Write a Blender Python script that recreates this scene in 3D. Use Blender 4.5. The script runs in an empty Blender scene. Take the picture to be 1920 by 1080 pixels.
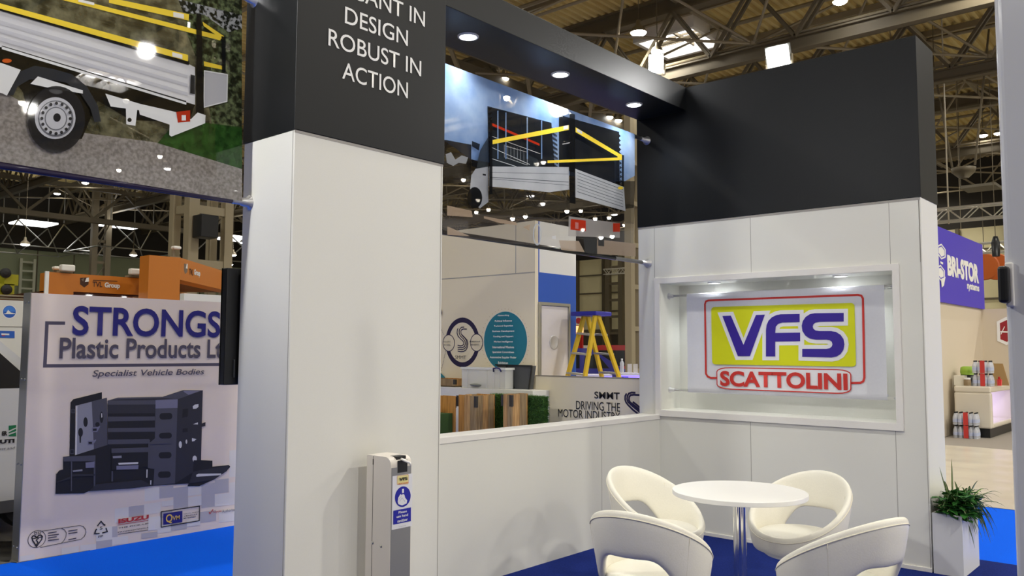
import bpy, math, random
from mathutils import Vector, Matrix
random.seed(7)
S = bpy.context.scene
COL = S.collection
V = Vector

# ------------------------------------------------------------------ camera
F, PITCH, YAW, ROLL = 1561.85, 0.0740881, 0.7168447, 0.0039496
CAM = V((0, 0, 1.6))
fw = V((math.cos(YAW) * math.cos(PITCH), math.sin(YAW) * math.cos(PITCH), math.sin(PITCH)))
ri0 = V((math.sin(YAW), -math.cos(YAW), 0)); up0 = ri0.cross(fw)
ri = ri0 * math.cos(ROLL) + up0 * math.sin(ROLL)
up = up0 * math.cos(ROLL) - ri0 * math.sin(ROLL)
cam_d = bpy.data.cameras.new('camera'); cam = bpy.data.objects.new('camera', cam_d); COL.objects.link(cam)
m = Matrix((ri, up, -fw)).transposed().to_4x4(); m.translation = CAM
cam.matrix_world = m
cam_d.sensor_width = 36; cam_d.lens = 36 * F / 1920; cam_d.clip_end = 300; cam_d.clip_start = .02
S.camera = cam

def ray(x, y): return fw + ri * ((x - 960) / F) + up * ((540 - y) / F)
def at_x(x, y, X): d = ray(x, y); return CAM + d * (X / d.x)
def at_y(x, y, Y): d = ray(x, y); return CAM + d * (Y / d.y)
def at_z(x, y, Z): d = ray(x, y); return CAM + d * ((Z - 1.6) / d.z)

# ------------------------------------------------------------------ world, exposure
w = bpy.data.worlds.new('hall_air'); S.world = w; w.use_nodes = True
w.node_tree.nodes['Background'].inputs[0].default_value = (1, .95, .88, 1)
w.node_tree.nodes['Background'].inputs[1].default_value = .25
S.view_settings.view_transform = 'Standard'; S.view_settings.look = 'None'
S.view_settings.exposure = 1.5; S.view_settings.gamma = 1; S.view_settings.use_curve_mapping = False
S.cycles.transparent_max_bounces = 32; S.cycles.max_bounces = 8; S.cycles.use_denoising = True
S.cycles.sample_clamp_indirect = 6

LAMP_P = 260.0      # hall high-bay lamps
FLOOD_P = 25.0      # LED floods on the stand
DOWN_P = 9.0        # beam downlights
NICHE_P = 5.0

# ------------------------------------------------------------------ helpers
def lin(h):
    if not isinstance(h, str): return (*h, 1)
    h = h.lstrip('#'); c = [int(h[i:i + 2], 16) / 255 for i in (0, 2, 4)]
    return tuple(x / 12.92 if x <= .04045 else ((x + .055) / 1.055) ** 2.4 for x in c) + (1,)

MATS = {}
def mat(name, col='#ffffff', rough=.5, metal=0, emit=0, spec=.5, noise=0, nscale=30, col2=None, bump=0, coat=0, trans=0, alpha=1, stretch=None, ecol=None):
    if name in MATS: return MATS[name]
    M = bpy.data.materials.new(name); M.use_nodes = True; nt = M.node_tree; b = nt.nodes['Principled BSDF']
    c = lin(col)
    b.inputs['Base Color'].default_value = c; b.inputs['Roughness'].default_value = rough
    b.inputs['Metallic'].default_value = metal; b.inputs['Specular IOR Level'].default_value = spec
    b.inputs['Coat Weight'].default_value = coat; b.inputs['Coat Roughness'].default_value = .04
    b.inputs['Transmission Weight'].default_value = trans; b.inputs['Alpha'].default_value = alpha
    if emit:
        b.inputs['Emission Color'].default_value = lin(ecol) if ecol else c; b.inputs['Emission Strength'].default_value = emit
    if noise or bump or col2:
        tc = nt.nodes.new('ShaderNodeTexCoord'); n = nt.nodes.new('ShaderNodeTexNoise'); n.inputs['Scale'].default_value = nscale
        n.inputs['Detail'].default_value = 4
        src = tc.outputs['Object']
        if stretch:
            mp = nt.nodes.new('ShaderNodeMapping'); mp.inputs['Scale'].default_value = stretch
            nt.links.new(src, mp.inputs[0]); src = mp.outputs[0]
        nt.links.new(src, n.inputs['Vector'])
        c2 = lin(col2) if col2 else tuple(x * (1 - noise) for x in c[:3]) + (1,)
        r = nt.nodes.new('ShaderNodeValToRGB'); r.color_ramp.elements[0].color = c2; r.color_ramp.elements[1].color = c
        r.color_ramp.elements[0].position = .35; r.color_ramp.elements[1].position = .65
        nt.links.new(n.outputs['Fac'], r.inputs[0]); nt.links.new(r.outputs[0], b.inputs['Base Color'])
        if bump:
            bp = nt.nodes.new('ShaderNodeBump'); bp.inputs['Strength'].default_value = bump; bp.inputs['Distance'].default_value = .004
            nt.links.new(n.outputs['Fac'], bp.inputs['Height']); nt.links.new(bp.outputs[0], b.inputs['Normal'])
    MATS[name] = M; return M

def film(name, col, alpha=.85, col2=None, nscale=6, gloss=True, stretch=None, p0=.35, p1=.65):
    """printed clear film: ink of the given opacity under a glossy face"""
    if name in MATS: return MATS[name]
    M = bpy.data.materials.new(name); M.use_nodes = True; nt = M.node_tree; N = nt.nodes; L = nt.links
    N.remove(N['Principled BSDF']); out = N['Material Output']
    tr = N.new('ShaderNodeBsdfTransparent'); di = N.new('ShaderNodeBsdfDiffuse'); di.inputs[0].default_value = lin(col)
    if col2:
        tc = N.new('ShaderNodeTexCoord'); n = N.new('ShaderNodeTexNoise'); n.inputs['Scale'].default_value = nscale; n.inputs['Detail'].default_value = 5
        src = tc.outputs['Object']
        if stretch:
            mp = N.new('ShaderNodeMapping'); mp.inputs['Scale'].default_value = stretch; L.new(src, mp.inputs[0]); src = mp.outputs[0]
        L.new(src, n.inputs['Vector'])
        r = N.new('ShaderNodeValToRGB'); r.color_ramp.elements[0].color = lin(col2); r.color_ramp.elements[1].color = lin(col)
        r.color_ramp.elements[0].position = p0; r.color_ramp.elements[1].position = p1
        L.new(n.outputs['Fac'], r.inputs[0]); L.new(r.outputs[0], di.inputs[0])
    tl = N.new('ShaderNodeBsdfTranslucent'); L.new(di.inputs[0].links[0].from_socket, tl.inputs[0]) if col2 else None
    tl.inputs[0].default_value = lin(col)
    ds = N.new('ShaderNodeMixShader'); ds.inputs[0].default_value = .15; L.new(di.outputs[0], ds.inputs[1]); L.new(tl.outputs[0], ds.inputs[2])
    mx = N.new('ShaderNodeMixShader'); mx.inputs[0].default_value = alpha
    L.new(tr.outputs[0], mx.inputs[1]); L.new(ds.outputs[0], mx.inputs[2])
    last = mx
    if gloss:
        gl = N.new('ShaderNodeBsdfGlossy'); gl.inputs['Roughness'].default_value = .03
        fr = N.new('ShaderNodeFresnel'); fr.inputs['IOR'].default_value = 1.5
        m2 = N.new('ShaderNodeMixShader'); L.new(fr.outputs[0], m2.inputs[0]); L.new(mx.outputs[0], m2.inputs[1]); L.new(gl.outputs[0], m2.inputs[2])
        last = m2
    L.new(last.outputs[0], out.inputs[0]); MATS[name] = M; return M

ORG = {}
def empty(name, loc=(0, 0, 0)):
    o = bpy.data.objects.new(name, None); COL.objects.link(o); o.location = loc; o.empty_display_size = .1; ORG[o] = V(loc); return o
def tag(o, label=None, cat=None, group=None, kind=None):
    if label: o['label'] = label
    if cat: o['category'] = cat
    if group: o['group'] = group
    if kind: o['kind'] = kind
    return o
def thing(name, loc, label, cat, group=None): return tag(empty(name, loc), label, cat, group)

class MB:
    def __init__(s): s.v = []; s.f = []; s.m = []
    def face(s, pts, mi=0, nrm=None):
        if nrm is not None:
            c = V((0, 0, 0)); P = [V(p) for p in pts]
            for a, b in zip(P, P[1:] + P[:1]): c += (a - P[0]).cross(b - P[0])
            if c.dot(nrm) < 0: pts = P[::-1]
        k = len(s.v); s.v += [V(p) for p in pts]; s.f.append(tuple(range(k, k + len(pts)))); s.m.append(mi); return s
    def box(s, a, b, mi=0):
        (x0, y0, z0), (x1, y1, z1) = a, b
        x0, x1 = min(x0, x1), max(x0, x1); y0, y1 = min(y0, y1), max(y0, y1); z0, z1 = min(z0, z1), max(z0, z1)
        k = len(s.v)
        s.v += [V(p) for p in ((x0,y0,z0),(x1,y0,z0),(x1,y1,z0),(x0,y1,z0),(x0,y0,z1),(x1,y0,z1),(x1,y1,z1),(x0,y1,z1))]
        for q in ((0,3,2,1),(4,5,6,7),(0,1,5,4),(1,2,6,5),(2,3,7,6),(3,0,4,7)): s.f.append(tuple(k + i for i in q)); s.m.append(mi)
        return s
    def prism(s, pts, ext, mi=0):
        n = len(pts); k = len(s.v); e = V(ext); s.v += [V(p) for p in pts] + [V(p) + e for p in pts]
        s.f.append(tuple(k + i for i in range(n))); s.f.append(tuple(k + n + i for i in reversed(range(n)))); s.m += [mi, mi]
        for i in range(n): s.f.append((k + i, k + (i + 1) % n, k + n + (i + 1) % n, k + n + i)); s.m.append(mi)
        return s
    def tube(s, path, r, n=8, mi=0, cap=True, r2=None):
        P = [V(p) for p in path]; k0 = len(s.v); R = len(P)
        ref = None
        for i, p in enumerate(P):
            t = (P[min(i + 1, R - 1)] - P[max(i - 1, 0)]).normalized()
            if ref is None: ref = V((0, 0, 1)) if abs(t.z) < .9 else V((1, 0, 0))
            a = t.cross(ref).normalized(); b = t.cross(a).normalized(); ref = -b if abs(b.dot(ref)) > .1 and b.dot(ref) < 0 else b
            rr = r if r2 is None else r + (r2 - r) * i / (R - 1)
            a = t.cross(ref).normalized(); b = t.cross(a)
            for j in range(n):
                an = 2 * math.pi * j / n; s.v.append(p + a * (math.cos(an) * rr) + b * (math.sin(an) * rr))
        for i in range(R - 1):
            for j in range(n):
                q = (k0 + i*n + j, k0 + i*n + (j+1) % n, k0 + (i+1)*n + (j+1) % n, k0 + (i+1)*n + j); s.f.append(q); s.m.append(mi)
        if cap:
            s.f.append(tuple(k0 + j for j in reversed(range(n)))); s.f.append(tuple(k0 + (R-1)*n + j for j in range(n))); s.m += [mi, mi]
        return s
    def bar(s, p0, p1, w, h=None, mi=0):
        p0, p1 = V(p0), V(p1); h = h or w; t = (p1 - p0).normalized()
        ref = V((0, 0, 1)) if abs(t.z) < .95 else V((1, 0, 0))
        a = t.cross(ref).normalized() * w / 2; b = a.cross(t).normalized() * h / 2
        return s.prism([p0 - a - b, p0 + a - b, p0 + a + b, p0 - a + b], p1 - p0, mi)
    def lathe(s, prof, c=(0, 0, 0), n=24, mi=0, axis='z'):
        k = len(s.v); c = V(c)
        def pt(r, h, a):
            x, y = r * math.cos(a), r * math.sin(a)
            return c + (V((x, y, h)) if axis == 'z' else V((h, x, y)) if axis == 'x' else V((x, h, y)))
        for r, h in prof:
            for j in range(n): s.v.append(pt(max(r, 1e-4), h, 2 * math.pi * j / n))
        for i in range(len(prof) - 1):
            for j in range(n):
                q = (k + i*n + j, k + i*n + (j+1) % n, k + (i+1)*n + (j+1) % n, k + (i+1)*n + j)
                s.f.append(q); s.m.append(mi)
        s.f.append(tuple(k + j for j in range(n))); s.f.append(tuple(k + (len(prof)-1)*n + j for j in range(n))); s.m += [mi, mi]
        return s
    def stroke(s, pts, wd, nrm, mi=0, closed=False):
        P = []
        for p in pts:
            p = V(p)
            if not P or (p - P[-1]).length > 1e-5: P.append(p)
        if closed and (P[0] - P[-1]).length < 1e-5: P.pop()
        nrm = V(nrm); n = len(P); A = []; B = []
        for i, p in enumerate(P):
            d0 = (p - P[i-1]).normalized() if (i or closed) else None
            d1 = (P[(i+1) % n] - p).normalized() if (i < n-1 or closed) else None
            d0 = d0 or d1; d1 = d1 or d0
            o0, o1 = nrm.cross(d0), nrm.cross(d1); m_ = (o0 + o1)
            m_ = m_.normalized() if m_.length > .2 else o0
            k = min(1 / max(m_.dot(o0), .3), 1.8); A.append(p + m_ * (wd/2*k)); B.append(p - m_ * (wd/2*k))
        for i in range(n if closed else n - 1):
            j = (i + 1) % n; s.face([A[i], B[i], B[j], A[j]], mi, nrm)
        return s
    def build(s, name, mats, parent=None, smooth=False, bevel=0, sub=0, solid=0, auto=None, seg=2):
        if not isinstance(mats, (list, tuple)): mats = [mats]
        if parent is not None: o0 = ORG[parent]
        else:
            xs = [p.x for p in s.v]; ys = [p.y for p in s.v]; zs = [p.z for p in s.v]
            o0 = V(((min(xs)+max(xs))/2, (min(ys)+max(ys))/2, min(zs)))
        me = bpy.data.meshes.new(name); me.from_pydata([tuple(p - o0) for p in s.v], [], s.f)
        for q in mats: me.materials.append(q)
        me.polygons.foreach_set('material_index', s.m)
        if smooth: me.polygons.foreach_set('use_smooth', [True] * len(s.f))
        me.update()
        o = bpy.data.objects.new(name, me); COL.objects.link(o); ORG[o] = o0
        if parent is not None: o.parent = parent
        else: o.location = o0
        if solid: md = o.modifiers.new('solid', 'SOLIDIFY'); md.thickness = solid; md.offset = 0
        if bevel: md = o.modifiers.new('bevel', 'BEVEL'); md.width = bevel; md.segments = seg; md.limit_method = 'ANGLE'; md.angle_limit = .6
        if sub: md = o.modifiers.new('sub', 'SUBSURF'); md.levels = sub; md.render_levels = sub
        if auto:
            import bmesh
            bm = bmesh.new(); bm.from_mesh(me); bmesh.ops.remove_doubles(bm, verts=bm.verts, dist=1e-5)
            bmesh.ops.recalc_face_normals(bm, faces=bm.faces)
            for e in bm.edges: e.smooth = e.calc_face_angle(0) < auto
            for f_ in bm.faces: f_.smooth = True
            bm.to_mesh(me); bm.free()
        return o
def struct(name, mb, mats, **k): return tag(mb.build(name, mats, **k), kind='structure')

def dup(root, loc, rotz=None, label=None, group=None):
    r = root.copy(); COL.objects.link(r); r.location = loc
    if rotz is not None: r.rotation_euler = (0, 0, rotz)
    if label: r['label'] = label
    if group: r['group'] = group
    for ch in list(root.children):
        c = ch.copy(); COL.objects.link(c); c.parent = r
        for g in ch.children:
            d = g.copy(); COL.objects.link(d); d.parent = c
    return r

# flat prints on upright planes -------------------------------------------------
class Plane:
    """an upright plane: kind 'y' faces -Y (u runs +X), kind 'x' faces -X (u runs -Y)"""
    def __init__(s, kind, c):
        s.k = kind; s.c = c; s.n = V((0, -1, 0)) if kind == 'y' else V((-1, 0, 0)); s.u = V((1, 0, 0)) if kind == 'y' else V((0, -1, 0))
    def px(s, x, y): return at_y(x, y, s.c) if s.k == 'y' else at_x(x, y, s.c)
class Slant:
    def __init__(s, p, u):
        s.p = V(p); s.u = V(u).normalized(); s.n = s.u.cross(V((0, 0, 1)))
    def px(s, x, y):
        d = ray(x, y); return CAM + d * ((s.p - CAM).dot(s.n) / d.dot(s.n))

def ell(cx, cy, rx, ry, n=28, a0=0, a1=360):
    full = abs(a1 - a0) >= 360; k = n if full else n + 1
    return [(cx + rx * math.cos(math.radians(a0 + (a1 - a0) * i / n)), cy + ry * math.sin(math.radians(a0 + (a1 - a0) * i / n))) for i in range(k)]
def conv(ox, oy, sc): return lambda pts: [(ox + x / sc, oy + y / sc) for x, y in pts]

def decal(name, parent, plane, items, step=.0006, lift=.001):
    """items: (material, points) filled outline, or (material, points, width[, closed]) a line of that width in metres"""
    mb = MB(); mats = []; h = lift
    for it in items:
        if it[0] not in mats: mats.append(it[0])
        mi = mats.index(it[0]); P = [plane.px(*p) + plane.n * h for p in it[1]]
        if len(it) == 2: mb.face(P, mi, plane.n)
        else: mb.stroke(P, it[2], plane.n, mi, closed=len(it) > 3 and it[3])
        h += step
    return mb.build(name, mats, parent)

TEXTS = []
def text(name, body, parent, plane, p0, p1, m_, bold=.0, lift=.004, shear=0, align='CENTER', label=None):
    """lettering filling the box between pixel corners p0 (bottom left) and p1 (top right)"""
    TEXTS.append((name, body, parent, plane, plane.px(*p0), plane.px(*p1), m_, bold, lift, shear, align, label))
def flush_texts():
    tmp = []
    for t in TEXTS:
        cu = bpy.data.curves.new('t', 'FONT'); cu.body = t[1]; cu.offset = t[7]; cu.resolution_u = 5; cu.align_x = t[10]; cu.space_line = .95
        o = bpy.data.objects.new('t', cu); COL.objects.link(o); tmp.append(o)
    dg = bpy.context.evaluated_depsgraph_get()
    for o, (name, body, par, pl, a, b, m_, bold, lift, shear, al, lab) in zip(tmp, TEXTS):
        me = bpy.data.meshes.new_from_object(o.evaluated_get(dg), depsgraph=dg); me.name = name
        xs = [v.co.x + shear * v.co.y for v in me.vertices]; ys = [v.co.y for v in me.vertices]
        x0, x1, y0, y1 = min(xs), max(xs), min(ys), max(ys)
        ua, ub = a.dot(pl.u), b.dot(pl.u); base = a - pl.u * ua; base.z = 0
        og = ORG[par]
        for v in me.vertices:
            u = ua + (v.co.x + shear * v.co.y - x0) / (x1 - x0) * (ub - ua); z = a.z + (v.co.y - y0) / (y1 - y0) * (b.z - a.z)
            v.co = base + pl.u * u + V((0, 0, z)) + pl.n * lift - og
        me.materials.clear(); me.materials.append(m_)
        q = bpy.data.objects.new(name, me); COL.objects.link(q); q.parent = par; ORG[q] = og
        if lab: q['label'] = lab
        cu = o.data; bpy.data.objects.remove(o); bpy.data.curves.remove(cu)

def lamp_light(parent, loc, kind, power, col=(1, 1, 1), aim=None, radius=.1, angle=150, blend=.6, name='light'):
    L = bpy.data.lights.new(name, kind); L.energy = power; L.color = col
    if kind == 'AREA': L.size = radius
    else: L.shadow_soft_size = radius
    if kind == 'SPOT': L.spot_size = math.radians(angle); L.spot_blend = blend
    o = bpy.data.objects.new(name, L); COL.objects.link(o); o.parent = parent
    o.location = V(loc) - ORG[parent]
    d = V(aim) if aim else V((0, 0, -1)); o.rotation_euler = d.to_track_quat('-Z', 'Y').to_euler()
    return o

# ------------------------------------------------------------------ materials
WHITE = mat('white_laminate', '#e8e7df', .5, bump=.06, noise=.015, nscale=260)
WHITE2 = mat('white_trim', '#eeebe6', .4)
SEAM = mat('panel_seam', '#a8a49d', .7)
BLACK = mat('black_fascia', '#131518', .45, spec=.25, bump=.05, noise=.1, nscale=300)
INK = mat('white_vinyl', '#f2f2f0', .4)
CHROME = mat('chrome', '#e8e8ea', .1, 1)
FLG = mat('flange_chrome', '#d6d6d8', .28, .7)
STEEL = mat('brushed_steel', '#b9b9b4', .32, 1)
GLOW = mat('lamp_glow', '#ffffff', .4, emit=14)
GLOWD = mat('downlight_glow', '#f6fbff', .4, emit=9)
DARK = mat('black_plastic', '#121315', .4)
NAVY_CARPET = mat('navy_carpet', '#1a2d7c', .95, col2='#142464', nscale=140, bump=.6, spec=.1)
BLUE_CARPET = mat('bright_blue_carpet', '#0068ff', .95, col2='#005ef0', nscale=160, bump=.5, spec=.1)
CONCRETE = mat('hall_concrete', '#8d8980', .7, col2='#7a766e', nscale=3)
LEATHER = mat('cream_leather', '#f4f0e2', .42, noise=.03, nscale=120, bump=.12)
SEAMC = mat('leather_seam', '#e6e0cd', .5)
DECKM = mat('tan_roof_deck', '#d8c385', .7, col2='#c9b276', nscale=.8)
GIRD = mat('shaded_steel_paint', '#645a46', .65)  # beige girder steel, roof shade darkened into its colour
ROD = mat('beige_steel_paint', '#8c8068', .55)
RODD = mat('dark_steel_paint', '#5f5540', .6)
HALLWALL = mat('cream_cladding', '#dfd4a8', .7, col2='#d3c89c', nscale=.6)
DARKWALL = mat('brown_cladding', '#4b4233', .7)
BLACKWALL = mat('dark_upper_cladding', '#2a251d', .8)
GREENWALL = mat('pale_green_cladding', '#8a9070', .7)
BEIGE = mat('beige_board', '#d8d0bd', .6)

# ================================================================== SETTING
struct('floor', MB().box((-30, -40, -.05), (46, 53, -.012)), CONCRETE)
# roof deck with real corrugations along X, purlins across it
cb = MB(); y = -34.0
prof = []
while y < 53: prof += [(y, 11), (y + .09, 11), (y + .115, 11.09), (y + .215, 11.09)]; y += .24
for (ya, za), (yb, zb) in zip(prof, prof[1:]): cb.face([(-30, ya, za), (-30, yb, zb), (46, yb, zb), (46, ya, za)], 0)
for x in range(-28, 46, 3): cb.box((x - .05, -34, 10.82), (x + .05, 53, 10.99), 1)
struct('ceiling', cb, [DECKM, ROD])
wb = MB(); wb.box((45, -34, -.05), (45.3, 53, 7.6), 0).box((45.05, -34, 7.6), (45.3, 53, 11.1), 2)
wb.box((44.93, -34, 0), (45, 53, 2.7), 1); wb.box((44.85, -34, 2.7), (45, 53, 2.95), 3)
y = -34
while y < 53:
    wb.box((44.8, y, 0), (45, y + .16, 7.6), 3); y += 2.1
for z in (4.1, 5.3, 6.5): wb.box((44.92, -34, z), (45, 53, z + .08), 3)
struct('wall_back', wb, [HALLWALL, DARKWALL, BLACKWALL, RODD])
wl = MB(); wl.box((-30, 52, -.05), (46, 52.3, 7.2), 0).box((-30, 51.9, 7.2), (46, 52.3, 11.1), 1)
for i in range(38): wl.box((-30 + 2 * i, 51.95, 0), (-29.95 + 2 * i, 52, 7.2), 2)
struct('wall_left', wl, [GREENWALL, BLACKWALL, RODD])
struct('wall_front', MB().box((-30.3, -34, -.05), (-30, 53, 11.1)), BLACKWALL)  # unseen wall, added to block world light from this side

tag(MB().box((-4, -4, -.011), (9.85, 9.6, -.004)).build('aisle_carpet', BLUE_CARPET), 'bright blue carpet laid along the aisle round the stand', 'carpet')
tag(MB().box((-3, -3, -.004), (7.33, 4.26, -.0005)).build('stand_carpet', NAVY_CARPET), 'dark navy blue carpet under the round table and chairs', 'carpet')
tag(MB().box((15.5, -6, -.011), (26, 4.25, -.006)).build('grey_carpet', mat('grey_carpet', '#9a9288', .95, bump=.4, nscale=120, noise=.1)), 'grey carpet tiles under the white counter', 'carpet')
PLASTIC = mat('white_sheet', '#d9cfbc', .25, bump=.8, nscale=1.6, noise=.1)
sh = MB()
nx, ny = 26, 26
def sheet_z(i, j): return .0 if i == 0 else .004 + .03 * abs(math.sin(i * .9 + .4 * math.sin(j * .7))) * (.4 + .6 * math.sin(j * .5 + i * .21) ** 2)
P = [[(9.84 + 5.66 * i / nx, -6 + 10.6 * j / ny, sheet_z(i, j)) for j in range(ny + 1)] for i in range(nx + 1)]
for i in range(nx):
    for j in range(ny): sh.face([P[i][j], P[i+1][j], P[i+1][j+1], P[i][j+1]])
tag(sh.build('protective_sheet', PLASTIC, auto=3), 'rumpled white protective sheet spread on the floor beyond the aisle', 'floor sheet')

# roof steel ------------------------------------------------------------------
for gx, gy in ((19.0, -10), (23.8, -10), (33.4, -10), (13.6, 30)):
    g = thing('roof_girder', (gx, 10, 8.6), 'deep lattice roof girder of beige steel crossing the hall', 'roof girder', 'lattice girders under the roof')
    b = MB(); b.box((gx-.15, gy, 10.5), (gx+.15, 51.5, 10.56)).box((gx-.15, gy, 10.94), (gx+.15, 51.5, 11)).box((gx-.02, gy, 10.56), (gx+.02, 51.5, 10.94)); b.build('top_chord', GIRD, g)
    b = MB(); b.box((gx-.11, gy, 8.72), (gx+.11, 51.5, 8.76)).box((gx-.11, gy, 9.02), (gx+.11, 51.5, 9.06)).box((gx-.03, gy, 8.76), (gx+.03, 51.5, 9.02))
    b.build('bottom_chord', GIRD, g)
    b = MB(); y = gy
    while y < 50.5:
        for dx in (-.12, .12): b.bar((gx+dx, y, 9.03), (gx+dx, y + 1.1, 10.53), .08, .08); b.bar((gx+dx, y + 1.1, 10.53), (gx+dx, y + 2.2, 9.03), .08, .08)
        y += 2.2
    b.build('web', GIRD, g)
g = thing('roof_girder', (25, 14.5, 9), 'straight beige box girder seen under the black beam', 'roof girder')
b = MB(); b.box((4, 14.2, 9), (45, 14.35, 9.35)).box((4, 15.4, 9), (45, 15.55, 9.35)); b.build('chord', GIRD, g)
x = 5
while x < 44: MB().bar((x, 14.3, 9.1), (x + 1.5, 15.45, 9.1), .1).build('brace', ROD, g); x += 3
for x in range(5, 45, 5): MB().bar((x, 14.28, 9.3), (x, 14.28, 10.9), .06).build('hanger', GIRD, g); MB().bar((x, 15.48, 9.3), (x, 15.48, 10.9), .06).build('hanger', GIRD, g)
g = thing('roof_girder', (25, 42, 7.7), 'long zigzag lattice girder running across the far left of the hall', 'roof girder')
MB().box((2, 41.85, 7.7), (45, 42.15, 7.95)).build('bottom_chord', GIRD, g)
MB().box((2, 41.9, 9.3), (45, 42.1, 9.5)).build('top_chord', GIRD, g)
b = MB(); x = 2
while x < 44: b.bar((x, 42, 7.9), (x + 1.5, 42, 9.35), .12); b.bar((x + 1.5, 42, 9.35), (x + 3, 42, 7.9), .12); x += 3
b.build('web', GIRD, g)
# space frame: strips of pyramids between the girders
for si in range(7):
    x0 = 11.8 + 4.8 * si; b = MB(); rr = .036
    for j in range(-1, 13):
        y0 = -6 + 4.2 * j; cx, cy = x0 + 2.4, y0 + 2.1
        for (xa, ya) in ((x0, y0), (x0 + 4.8, y0), (x0, y0 + 4.2), (x0 + 4.8, y0 + 4.2)): b.tube([(xa, ya, 10.8), (cx, cy, 9.15)], rr, 6, cap=False)
        b.tube([(x0, y0, 10.8), (x0 + 4.8, y0, 10.8)], .06, 6, cap=False)
        b.tube([(x0, y0, 10.8), (x0, y0 + 4.2, 10.8)], .06, 6, cap=False)
        b.tube([(cx, cy, 9.15), (cx + 4.8, cy - 4.2, 9.15)], rr, 6, cap=False)
        b.tube([(cx, cy, 9.15), (cx, cy + 4.2, 9.15)], rr, 6, cap=False)
        b.lathe([(.02, -.1), (.1, -.05), (.1, .05), (.02, .1)], (cx, cy, 9.15), 8)
    tag(b.build('roof_truss', ROD), 'open space frame of thin beige tubes under the tan roof deck', 'roof truss', 'space frame strips under the roof')

# rooflights --------------------------------------------------------------------
FAR = []
SKY = mat('rooflight_glow', '#ffffff', .5, emit=1.6)
def skylight(x0, y0, x1, y1, label, sky=None):
    t = thing('rooflight', ((x0+x1)/2, (y0+y1)/2, 10.62), label, 'rooflight')
    b = MB(); f = .12
    b.box((x0-f, y0-f, 10.62), (x1+f, y0, 11.02)).box((x0-f, y1, 10.62), (x1+f, y1+f, 11.02)).box((x0-f, y0, 10.62), (x0, y1, 11.02)).box((x1, y0, 10.62), (x1+f, y1, 11.02))
    b.build('frame', WHITE2, t)
    MB().box((x0, y0, 10.93), (x1, y1, 10.96)).build('pane', sky or SKY, t)
    b = MB(); n = 4
    for i in range(1, n): x = x0 + (x1-x0)*i/n; b.box((x-.015, y0, 10.86), (x+.015, y1, 10.93))
    b.box((x0, (y0+y1)/2-.03, 10.84), (x1, (y0+y1)/2+.03, 10.93)); b.build('glazing_bar', ROD, t)
skylight(20.5, 11.2, 22.2, 12.95, 'bright square rooflight in the tan roof above the black header')
pm = at_z(200, 135, 10.95)
skylight(pm.x - .9, pm.y - .95, pm.x + .9, pm.y + .95, 'bright rooflight showing through the silver truck side on the left banner', mat('strong_rooflight_glow', '#ffffff', .5, emit=22))
for px, py, lab in ((62, 438, 'far rooflight in a thin pyramid frame at the left edge, above the pale green wall'), (230, 442, 'far rooflight in a thin pyramid frame between the two left columns'), (447, 467, 'far rooflight in a thin pyramid frame right beside the white column')):
    c = CAM + ray(px, py) * 44; FAR.append(c)
    t = thing('rooflight', tuple(c), lab, 'rooflight')
    MB().box((c.x-.9, c.y-.9, c.z+.5), (c.x+.9, c.y+.9, c.z+.58)).build('pane', SKY, t)
    b = MB()
    for sx in (-1, 1):
        for sy in (-1, 1):
            b.tube([(c.x+sx*1.1, c.y+sy*1.1, c.z+.5), (c.x+sx*2.1, c.y+sy*2.1, c.z-.9)], .035, 6)
            b.tube([(c.x+sx*1.1, c.y+sy*1.1, c.z+.5), (c.x, c.y+sy*2.1, c.z-.9)], .035, 6)
            b.tube([(c.x+sx*1.1, c.y+sy*1.1, c.z+.58), (c.x+sx*1.1, c.y+sy*1.1, 11.03)], .03, 6)
    Q = [(c.x+sx*2.1, c.y+sy*2.1, c.z-.9) for sx, sy in ((-1,-1),(1,-1),(1,1),(-1,1))]
    for i in range(4): b.tube([Q[i], Q[(i+1) % 4]], .035, 6)
    b.build('frame', STEEL, t)

# hall lamps ----------------------------------------------------------------------
def high_bay(p, label, group, power=0, s=1.0, glow=GLOW, top=11.08, bulge=1):
    t = thing('high_bay_lamp', tuple(p), label, 'ceiling lamp', group)
    MB().lathe([(.22*s, 0), (.17*s, .12*s), (.07*s, .2*s), (.05*s, .34*s), (.01, .35*s)], p, 14).build('housing', ROD, t, smooth=True)
    MB().lathe([(.19*s, -.005), (.19*s, -.03*s*bulge), (.12*s, -.07*s*bulge), (.01, -.08*s*bulge)], p, 14).build('lens', glow, t)
    if top > p[2] + .35*s: MB().tube([(p[0], p[1], p[2] + .34*s), (p[0], p[1], top)], .012, 5).build('cable', RODD, t)
    if power: lamp_light(t, (p[0], p[1], p[2] - .16*s), 'SPOT', power, (1, .965, .875), radius=.18, angle=165, blend=.5)
    return t
for px, py, d in ((1575, 3, 0), (1600, -10, 0), (1232, 97, 0), (1752, 148, 0), (1843, 254, 0), (1872, 250, 31), (160, 343, 0), (107, 363, 0), (47, 458, 30), (440, 358, 0), (456, 455, 38), (431, 496, 40), (437, 478, 38), (944, 148, 0), (1141, 220, 0), (1158, 226, 0), (1186, 366, 40), (250, 478, 36)):
    p = at_z(px, py, 9.3) if not d else CAM + ray(px, py) * d
    high_bay(p, 'small bright white lamp hanging high under the hall roof', 'hall lamps in view under the roof', 0, .75)
i = 0
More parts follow.
